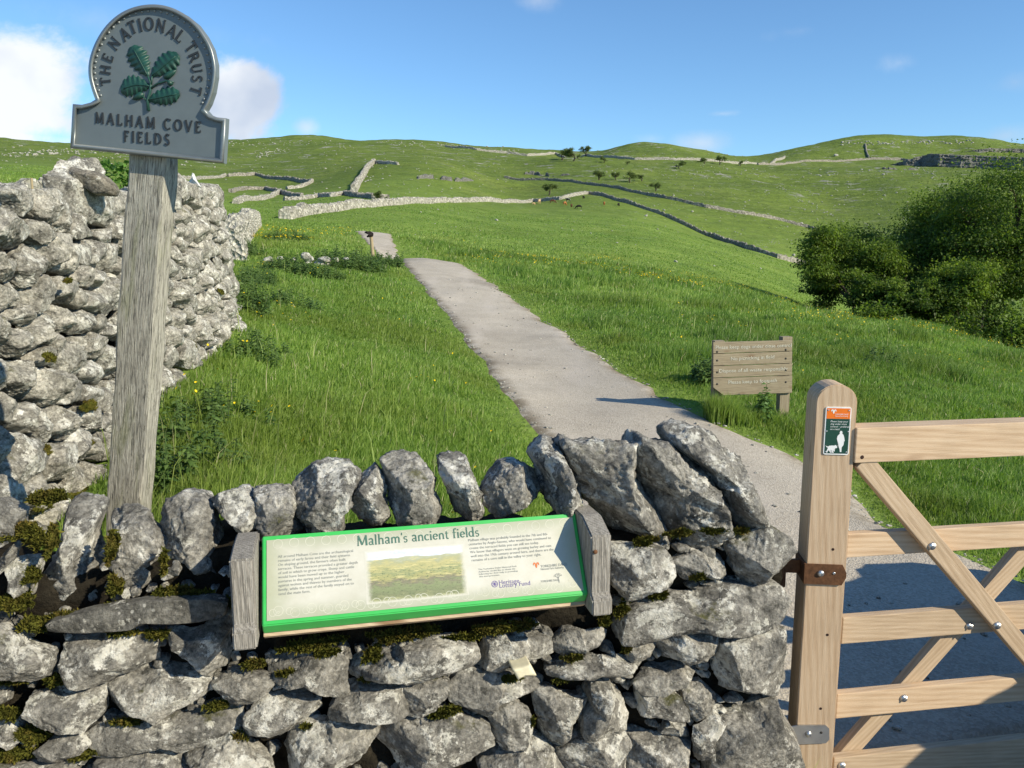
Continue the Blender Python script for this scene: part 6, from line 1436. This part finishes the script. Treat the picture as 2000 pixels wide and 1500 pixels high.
def make_tree(seed, H, label, name="tree", nleaf=26000, leafL=.16, spread=1.0, levels=5, mat=None, tr=.22, group="dark trees on the right", cat="tree", first=.30, forks=(3, 4), up=.35, wide=.42, nclump=70, base=.12):
    """trunk and limbs, and a crown of many leafy sprays gathered into uneven clumps"""
    mb, tw = grow(seed, H, spread, levels, tr, forks, (0, 0), first, up); rg = np.random.default_rng(seed)
    P = np.array([tuple(t[0]) for t in tw]); k = H * .93 / P[:, 2].max(); kx = H * wide / np.percentile(np.hypot(P[:, 0], P[:, 1]), 90)
    mb.v = [(x * kx, y * kx, z * k) for x, y, z in mb.v]; P = P * np.array([kx, kx, k])
    tips = P[rg.permutation(len(P))]; C = []
    for p in tips:                                                       # clump centres at limb ends, kept apart
        if p[2] < H * base: continue
        if all(np.sum((p - c) ** 2) > (H * .075) ** 2 for c in C): C.append(p)
        if len(C) >= nclump: break
    C = np.array(C); rad = H * rg.uniform(.07, .15, len(C)); w = rad ** 2; idx = rg.choice(len(C), nleaf, p=w / w.sum())
    d = rg.normal(size=(nleaf, 3)); d /= np.linalg.norm(d, axis=1)[:, None]; d[:, 2] = np.where(d[:, 2] < 0, d[:, 2] * .55, d[:, 2])
    r = rad[idx] * (1 - .72 * rg.random(nleaf) ** 1.4) * (1 + .7 * vnoise(d * 2.5 + idx[:, None] * 3.1, seed)); Q = C[idx] + d * r[:, None] * np.array([1.15, 1.15, .72]); Q[:, 2] = np.maximum(Q[:, 2], .2)
    D = d * .8 + rg.normal(0, .8, (nleaf, 3)); D[:, 2] -= .2; LL = leafL * rg.uniform(.55, 1.4, nleaf)
    tone = rg.normal(.40, .22, len(C)) + .55 * (C[:, 2] / H - .5); rn = np.clip(tone[idx] + rg.normal(0, .16, nleaf), 0, 1); V, T, R = leaf_mesh(Q, D, LL, LL * .36, .2, rn)  # leaves lighten up the crown: light on the tops put into colour
    root = empty(name); tag(root, label, cat, group); link("crown", np_mesh("crown", V, None, T, attrs={'rnd': R}), mat or M_ASH).parent = root
    me = bpy.data.meshes.new("trunk"); me.from_pydata([tuple(v) for v in mb.v], [], mb.f); me.polygons.foreach_set('use_smooth', [True] * len(me.polygons)); me.update(); link("trunk", me, M_BARK).parent = root
    return root
def place(root, P, rz=0, s=1.0): root.location = P; root.rotation_euler = (0, 0, rz); root.scale = (s, s, s)
# the wood on the right: every tree stands in the dip beyond the meadow's brow
WOOD = [ # (px column, distance, top row, seed, rotation, width, clumps, leaf count, label)
 (1686, 43, 436, 1, .3, .44, 72, 32000, "leftmost rounded dark tree of the wood, its lowest limbs reaching over the meadow"),
 (1772, 46, 402, 2, 2.1, .44, 84, 40000, "rounded dark tree second from the left of the wood"),
 (1730, 50, 420, 12, 2.6, .42, 70, 26000, "tree of the wood half hidden behind the two leftmost ones"),
 (1860, 45, 352, 3, 4.0, .34, 80, 38000, "tall tree with yellow-green top in the middle of the wood"),
 (1950, 50, 322, 4, 1.2, .34, 80, 38000, "tall bright-topped tree towards the right of the wood"),
 (2028, 43, 305, 5, 5.1, .34, 80, 40000, "tallest tree of the wood, cut by the right edge of the view"),
 (2130, 47, 310, 6, .9, .36, 70, 20000, "tree of the wood standing just past the right edge"),
 (1818, 41, 500, 7, 3.0, .50, 56, 24000, "low thicket tree filling the front of the wood"),
 (1738, 40, 525, 9, 1.7, .55, 50, 20000, "lowest leafy thicket filling the gap beneath the left trees"),
 (1945, 40, 480, 8, 5.6, .50, 56, 26000, "low leafy tree in front at the right end of the wood")]
for (px, d, pyt, sd, rz, wd, nc, nl, lab) in WOOD:
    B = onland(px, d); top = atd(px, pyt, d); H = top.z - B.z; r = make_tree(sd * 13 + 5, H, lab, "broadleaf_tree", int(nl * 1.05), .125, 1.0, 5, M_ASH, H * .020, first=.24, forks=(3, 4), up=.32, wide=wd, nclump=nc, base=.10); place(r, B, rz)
# understorey along the brow
for i, (px, d, h, lab) in enumerate(((1720, 38, 1.4, "dark bush at the foot of the leftmost tree"), (2005, 36, 3.0, "bush closing the wood at the right edge"), (1880, 37, 1.8, "bush under the middle of the wood"),)):
    B = onland(px, d); V, T, R = leaf_cloud((0, 0, h * .5), 1.7, 1.3, h * .6, 3000, .17, 70 + i, .8); root = empty("bush"); tag(root, lab, "bush", "bushes under the wood"); link("leaves", np_mesh("leaves", V, None, T, attrs={'rnd': R}), M_ASH).parent = root
    mm = MB(); [mm.tube([Vector((.2 * math.cos(a), .2 * math.sin(a), -.2)), Vector((math.cos(a) * .8, math.sin(a) * .7, h * .7))], [.05, .015], 5) for a in np.linspace(0, 5, 5)]; mm.build("stems", M_BARK).parent = root; place(root, B)
# hawthorns on the hillside
THORN = [(1120, 315, 300, "hawthorn at the left end of the row under the crest wall", 30), (1098, 313, 420, "dark hawthorn beside the outcrop near the crest wall", 28), (1145, 305, 430, "hawthorn close under the crest wall", 24), (1180, 318, 420, "small hawthorn alone below the rounded hilltop", 16), (1170, 352, 340, "round hawthorn left of the clustered four on the slope", 24), (1203, 352, 345, "dark hawthorn left of the tallest one on the slope", 20), (1231, 357, 340, "tallest hawthorn in the clustered four on the slope", 28), (1254, 354, 345, "small hawthorn right of the tallest one on the slope", 18), (1281, 374, 315, "wind-bent hawthorn lowest on the slope", 22), (1327, 330, 420, "lone hawthorn on the open slope under the crest wall", 20), (1376, 320, 470, "small hawthorn left of a pair by the crest wall", 17), (1405, 322, 470, "wide hawthorn by the right part of the crest wall", 22), (1446, 324, 480, "tiny hawthorn last along the crest wall", 12), (1225, 322, 430, "tiny thorn bush below the green hilltop", 10), (1072, 382, 230, "green tree behind the pale wall above the cattle", 30), (745, 394, 125, "round dark bush growing on the pale wall below the knoll", 26)]
protos = [make_tree(900 + i, 5.0, "", "hawthorn", 1500, .34, 1.5, 4, M_HAW, .16, None, first=.34, forks=(3, 4), up=.1, wide=.5, nclump=26, base=.35) for i in range(3)]
used = set()
for i, (px, py, d, lab, hpx) in enumerate(THORN):
    B = hit(px, py, 60); 
    k = i % 3; r = protos[k] if k not in used else copy_tree(protos[k]); used.add(k); s = hpx * .82 * B.y / FPX / 5.0; place(r, B - Vector((0, 0, .1)), i * 1.7, s); r.scale = (s * 1.25, s * 1.25, s); tag(r, lab, "tree" if "bush" not in lab else "bush", "hawthorns on the hillside")

# ------------------------------------------------------------------ cattle
def cow_mesh(graze):
    J = [(0, 0, 1.05), (.35, 0, 1.08), (.75, 0, 1.10), (1.0, 0, 1.18 if not graze else .95), (1.3, 0, 1.45 if not graze else .45), (1.52, 0, 1.36 if not graze else .18), (1.68, 0, 1.24 if not graze else .08),
         (-.4, 0, 1.05), (-.75, 0, 1.08), (.72, .2, .85), (.74, .2, .42), (.72, .2, .03), (.72, -.2, .85), (.66, -.2, .42), (.70, -.2, .03), (-.72, .2, .85), (-.84, .2, .48), (-.76, .2, .03), (-.72, -.2, .85), (-.78, -.2, .48), (-.70, -.2, .03), (-.93, 0, 1.0), (-1.0, 0, .5)]
    E = [(0, 1), (1, 2), (2, 3), (3, 4), (4, 5), (5, 6), (0, 7), (7, 8), (2, 9), (9, 10), (10, 11), (2, 12), (12, 13), (13, 14), (8, 15), (15, 16), (16, 17), (8, 18), (18, 19), (19, 20), (8, 21), (21, 22)]
    Rd = {0: .40, 1: .39, 2: .36, 3: .24, 4: .17, 5: .14, 6: .09, 7: .40, 8: .34, 9: .15, 10: .075, 11: .065, 12: .15, 13: .075, 14: .065, 15: .19, 16: .08, 17: .065, 18: .19, 19: .08, 20: .065, 21: .05, 22: .03}
    me = bpy.data.meshes.new("cow"); me.from_pydata(J, E, []); o = bpy.data.objects.new("c", me); COL.objects.link(o); sk = o.modifiers.new("s", 'SKIN'); sub = o.modifiers.new("u", 'SUBSURF'); sub.levels = 1; sub.render_levels = 1
    for i, v in enumerate(me.skin_vertices[0].data): v.radius = (Rd[i], Rd[i]); v.use_root = (i == 0)
    me2 = bpy.data.meshes.new_from_object(o.evaluated_get(bpy.context.evaluated_depsgraph_get())); bpy.data.objects.remove(o); me2.polygons.foreach_set('use_smooth', [True] * len(me2.polygons))
    bm = bmesh.new(); bm.from_mesh(me2); hz = (1.36, .45 + 1.0) if not graze else (.25, .45)
    for sy in (-1, 1): bmesh.ops.create_cone(bm, cap_ends=True, segments=6, radius1=.07, radius2=.01, depth=.25, matrix=Matrix.Translation((1.33, sy * .2, 1.5 if not graze else .52)) @ Matrix.Rotation(sy * -1.4, 4, 'X'))
    bm.to_mesh(me2); bm.free(); return me2
CM = {c: flat("cow_hide_" + c, v, .85, 0, .2, .2, 0, 3) for c, v in (("cream", (.52, .36, .20)), ("black", (.018, .016, .016)), ("ginger", (.33, .13, .045)), ("brown", (.10, .045, .025)), ("grey", (.22, .20, .16)))}
pm, tt, bb = newmat("cow_hide_piebald", .85, .2); tt.put(bb.inputs['Base Color'], tt.ramp(tt.noise(tt.obj(), 1.6, 2), [(.5, (.02, .02, .02)), (.54, (.6, .58, .54))])); CM["piebald"] = pm
cm = [cow_mesh(False), cow_mesh(True)]
for i, (px, py, c, rz, g, lab, s) in enumerate([(1053, 398, "cream", 1.3, 0, "large cream cow facing away by the pale wall", 1.15), (1042, 400, "cream", .4, 1, "small pale calf lying beside the cream cow", .6), (1079, 397, "brown", .1, 1, "dark brown cow grazing along the pale wall", 1.0), (1103, 401, "ginger", 1.0, 1, "ginger cow grazing among the darker ones", 1.0), (1110, 394, "piebald", 2.4, 0, "black and white cow close under the pale wall", .95), (1116, 405, "brown", 1.4, 1, "reddish brown cow standing end-on below the ginger one", .9), (1131, 408, "black", 3.0, 1, "black cow grazing lowest in the group", 1.05), (1140, 389, "black", 1.8, 0, "black cow nearest the corner of the walls", .8), (1180, 401, "ginger", 1.5, 1, "brown cow apart from the group on the right", .9), (1208, 403, "black", 1.2, 1, "black cow farthest right beside a grey rock", .85)]):
    P = hit(px, py, 60); me = cm[g].copy(); me.materials.clear(); o = link("cow", me, CM[c], None, P); o.rotation_euler = (0, 0, rz); k = s * P.y / 250 * .8; o.scale = (k, k, k); tag(o, lab, "cow", "cattle grazing below the walls")

# ------------------------------------------------------------------ loose rocks, outcrops and the limestone scar
M_HROCK = stone_mat("hill_limestone", (.20, .195, .165), (.50, .485, .42), .7, 0)
_RK = [rock([(math.cos(a) * random.Random(q * 31 + i).uniform(.7, 1.1), .62 * math.sin(a) * random.Random(q * 17 + i).uniform(.7, 1.1)) for i, a in enumerate(np.linspace(0, 2 * math.pi, 10)[:-1])], .75, 500 + q, 3, 2.8, 9, .12) for q in range(6)]
def boulder(P, s, k, rz, name, label, group, mat=None, sq=1.0):
    V, F = _RK[k % 6]; c, sn = math.cos(rz), math.sin(rz); V2 = V * s; V2 = np.stack([V2[:, 0] * c - V2[:, 1] * sn, V2[:, 0] * sn + V2[:, 1] * c, V2[:, 2] * sq], 1)
    o = link(name, np_mesh(name, V2, None, F, attrs={'rnd': np.full(len(V2), (k * .37) % 1)}), mat or M_HROCK, None, P); tag(o, label, "rock", group); return o
TUM = [((525, 508), .26, "grey boulder at the left end of the tumbled wall"), ((600, 500), .27, "flat-topped brown stone highest on the tumbled heap"), ((606, 506), .24, "dark shadowed stone under the flat-topped one"), ((603, 515), .17, "white rounded stone low on the left of the heap"), ((632, 509), .30, "bright white long stone on the right of the heap"), ((627, 520), .34, "large grey stone at the foot of the heap"), ((548, 505), .16, "small grey stone left of the tumbled heap"), ((655, 508), .18, "grey stone right of the tumbled heap"), ((575, 506), .15, "stone half buried left of the tumbled heap"), ((675, 506), .14, "last small stone of the tumbled wall towards the path")]
for i, ((px, py), s, lab) in enumerate(TUM):
    P = atd(px, py, 19.5); g = float(hgt(P.x, P.y)); P.z = max(P.z, g + .02); boulder(P, s * .72, i, i * 1.3, "rubble_stone", lab, "stones of the tumbled wall", None, .8)
BLD = [((1110, 513), 8, "rounded white boulder in the buttercup strip right of the path"), ((880, 495), 4, "small stone on the grass right of the upper path"), ((1262, 423), 10, "big pale boulder alone in the field below the dark wall"), ((1205, 475), 5, "white stone in mid meadow, left of centre"), ((1320, 512), 9, "flat pale stone slab in the yellow grass"), ((1485, 525), 6, "upright pale stone near the foot of the dark wall"), ((1515, 583), 14, "pale stone heap in the shadow near the wood"), ((1535, 584), 10, "second pale stone of the heap near the wood"), ((822, 415), 5, "pale stone in the meadow beyond the path bend"), ((855, 410), 5, "pale stone right of another beyond the path bend"), ((970, 431), 8, "grey boulder on the ridge of the middle meadow"), ((1097, 446), 4, "white stone among the small ones of the middle meadow"), ((1118, 450), 4, "white stone lowest of three in the middle meadow"), ((1154, 456), 4, "white stone right of three in the middle meadow"), ((524, 449), 6, "white stone in the grass beyond the tall wall's end"), ((1395, 520), 5, "grey stone on the lower right of the meadow"), ((1297, 411), 6, "white stone above the dark wall"), ((1352, 414), 7, "white stone above the dark wall, right of another"), ((1565, 438), 9, "grey boulder on the steep slope above the second wall"), ((1550, 500), 10, "pale boulder left of the wood, inside the far enclosure"), ((1725, 342), 8, "grey boulder on the far slope left of the scar"), ((1632, 305), 10, "pale boulder under the ridge")]
for i, ((px, py), wpx, lab) in enumerate(BLD):
    P = hit(px, py, 18); s = wpx / 2 * P.y / FPX; boulder(P + Vector((0, 0, s * .25)), s, i, i * 2.1, "boulder", lab, "boulders in the fields")
rg = random.Random(8); VV, FF, RR, nv = [], [], [], 0
def add_rock(P, s, sq=.8):
    global nv
    V, F = _RK[rg.randrange(6)]; a = rg.uniform(0, 6.28); c, sn = math.cos(a), math.sin(a); V2 = V * s; V2 = np.stack([V2[:, 0] * c - V2[:, 1] * sn, V2[:, 0] * sn + V2[:, 1] * c, V2[:, 2] * sq], 1) + np.array(P)
    VV.append(V2); FF.append(F + nv); RR.append(np.full(len(V2), rg.random())); nv += len(V2)
_ico3 = _RK; _RK = [rock([(math.cos(a) * rg.uniform(.7, 1.1), .62 * math.sin(a) * rg.uniform(.7, 1.1)) for a in np.linspace(0, 2 * math.pi, 9)[:-1]], .75, 700 + q, 2, 2.8, 7, .12) for q in range(8)]
def scatter(n, x0, x1, y0, y1, w0, w1, dmin=60, line=None):
    for _ in range(n):
        if line: f = rg.random(); j = min(len(line) - 2, int(f * (len(line) - 1))); g_ = f * (len(line) - 1) - j; px = line[j][0] + (line[j + 1][0] - line[j][0]) * g_ + rg.gauss(0, 4); py = line[j][1] + (line[j + 1][1] - line[j][1]) * g_ + rg.gauss(0, 3)
        else: px, py = rg.uniform(x0, x1), rg.uniform(y0, y1)
        P = hit(px, py, dmin); s = rg.uniform(w0, w1) * rg.uniform(.5, 1) / 2 * P.y / FPX; add_rock(P + Vector((0, 0, s * .2)), s)
scatter(330, 1250, 1800, 330, 460, 2, 6); scatter(240, 440, 1000, 285, 380, 2, 6); scatter(160, 0, 440, 285, 330, 2, 7); scatter(140, 1150, 1500, 290, 345, 2, 5); scatter(80, 800, 1300, 405, 490, 2, 5, 40); scatter(40, 1350, 1620, 470, 520, 2, 4)
scatter(60, 0, 0, 0, 0, 2, 6, 60, [(1518, 360), (1555, 385), (1590, 400), (1630, 425)]); scatter(50, 0, 0, 0, 0, 2, 5, 60, [(1490, 482), (1520, 472), (1560, 470), (1610, 474)]); scatter(50, 0, 0, 0, 0, 3, 7, 60, [(1560, 345), (1700, 335), (1800, 330), (1840, 350)]); scatter(120, 0, 0, 0, 0, 3, 9, 60, [(0, 303), (80, 298), (200, 296), (330, 310)])
scatter(70, 0, 0, 0, 0, 2, 6, 60, [(440, 279), (520, 281), (600, 279), (680, 284)]); scatter(110, 0, 0, 0, 0, 2, 6, 60, [(740, 277), (860, 285), (960, 296), (1010, 298)]); scatter(60, 0, 0, 0, 0, 3, 6, 60, [(560, 292), (520, 300), (505, 305)])
tag(link("scattered_stones", np_mesh("scattered_stones", np.concatenate(VV), None, np.concatenate(FF), attrs={'rnd': np.concatenate(RR)}), M_HROCK), kind='stuff')
_sv = (VV, FF, RR, nv); VV, FF, RR, nv = [], [], [], 0
for _ in range(800):
    y_ = math.exp(rg.uniform(math.log(2.6), math.log(20))); l_, r_ = float(np.interp(y_, PYS, PXL)), float(np.interp(y_, PYS, PXR)); q_ = rg.random(); q_ = q_ ** 5 if rg.random() < .5 else 1 - q_ ** 5
    x_ = l_ + (r_ - l_) * (.03 + .94 * q_); s_ = rg.choice([.006, .008, .008, .01, .013, .018]) * (1 + y_ * .05); add_rock((x_, y_, float(hgt(x_, y_)) + .028 + s_ * .2), s_, .6)
tag(link("pebbles", np_mesh("pebbles", np.concatenate(VV), None, np.concatenate(FF), attrs={'rnd': np.concatenate(RR)}), M_HROCK), kind='stuff')
def outcrop(px0, px1, pyf, hpx, n, seed, label, mat, name="rock_outcrop", cat="rocks", blk=1.0):
    """a broken limestone step: many joined blocks in one mesh along a photo line"""
    global VV, FF, RR, nv
    VV, FF, RR, nv = [], [], [], 0; r2 = random.Random(seed)
    for i in range(n):
        px = px0 + (px1 - px0) * r2.random(); py = pyf(px) + r2.uniform(-.5, .5) * hpx; P = hit(px, py, 60); s = hpx * (r2.random() ** 2 * .8 + .15) * blk / 2 * P.y / FPX; add_rock(P + Vector((0, 0, s * .1)), s, r2.uniform(.7, 1.2))
    V = np.concatenate(VV); c = V.mean(0); c[2] = V[:, 2].min(); o = link(name, np_mesh(name, V - c, None, np.concatenate(FF), attrs={'rnd': np.concatenate(RR)}), mat, None, tuple(c)); tag(o, label, cat, None, "thing"); return o
lin = lambda a, b_: (lambda px: a[1] + (b_[1] - a[1]) * (px - a[0]) / (b_[0] - a[0]))
outcrop(690, 730, lin((690, 360), (730, 345)), 10, 14, 3, "few rocks beside the bright climbing wall", M_HROCK)
outcrop(1640, 1900, lin((1640, 281), (1900, 278)), 7, 150, 4, "long pale limestone edge along the top of the right-hand ridge", M_HROCK)
M_SCAR = stone_mat("shaded_limestone", (.085, .085, .075), (.22, .215, .19), .3, .2)  # darker limestone copy; shade on the rock face is put into its colour
# scar: a stepped cliff band built into the hill
def scar(px0, px1, base, hgtpx, seed, label, d0=None, name='limestone_scar', mat=None, gaps=0.0):
    n = 150; rows = 16; V = []; r2 = np.random.default_rng(seed); bx = [hit(px, base(px), 60) for px in np.linspace(px0, px1, n)]
    for i, B in enumerate(bx):
        e = min(1, 5 * i / n, 6 * (n - i) / n); H = hgtpx * B.y / FPX * e * (1 if not gaps else float(np.clip((vnoise(np.array([[i * .13, seed, 0.0]]), seed)[0] + .9 - gaps) * 1.2, .03, 1)))
        for j in range(rows):
            f = j / (rows - 1); step = .55 * H * (math.floor(f * 4) / 4) + .10 * H * f; dirv = Vector((B.x, B.y, 0)).normalized(); P = B + dirv * step + Vector((0, 0, H * f - .5)); V.append(tuple(P))
        P = B + dirv * (H * .9 + 3) + Vector((0, 0, H * .97)); V.append(tuple(P))
    V = np.array(V); nz = fbm(V / 3.0, 5, seed, .62) * 1.3; nz2 = fbm(V / np.array([2.0, 2.0, 6.0]), 4, seed + 4, .6) * 1.5; k = np.linalg.norm(V[:, :2], axis=1)
    ks = hgtpx / 30.0 if gaps else 1.0; V[:, 0] += nz2 * 1.6 * ks; V[:, 1] += nz * 2.2 * ks; V[:, 2] += nz * .8 * ks; c = V.mean(0)
    me = np_mesh(name, V - c, grid_faces(n, rows + 1), smooth=False, attrs={'rnd': np.full(len(V), .4)}); me.flip_normals(); o = link(name, me, mat or M_SCAR, None, tuple(c)); tag(o, label, "cliff" if name == "limestone_scar" else "rocks", None, "thing"); return o
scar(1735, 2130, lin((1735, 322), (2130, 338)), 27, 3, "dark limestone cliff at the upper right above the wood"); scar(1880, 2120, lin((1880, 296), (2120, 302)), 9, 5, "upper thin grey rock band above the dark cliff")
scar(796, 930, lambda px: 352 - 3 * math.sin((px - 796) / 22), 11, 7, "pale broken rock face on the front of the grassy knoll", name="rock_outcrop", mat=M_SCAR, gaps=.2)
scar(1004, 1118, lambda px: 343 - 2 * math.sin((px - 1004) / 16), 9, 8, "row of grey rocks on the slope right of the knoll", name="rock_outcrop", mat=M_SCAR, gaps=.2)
scar(1700, 1800, lin((1700, 330), (1800, 333)), 6, 12, "thin grey rock step left of the cliff", name="rock_outcrop", gaps=.45)
scar(20, 130, lin((20, 306), (130, 300)), 7, 13, "pale limestone step on the far left hill", name="rock_outcrop", mat=M_HROCK, gaps=.5)
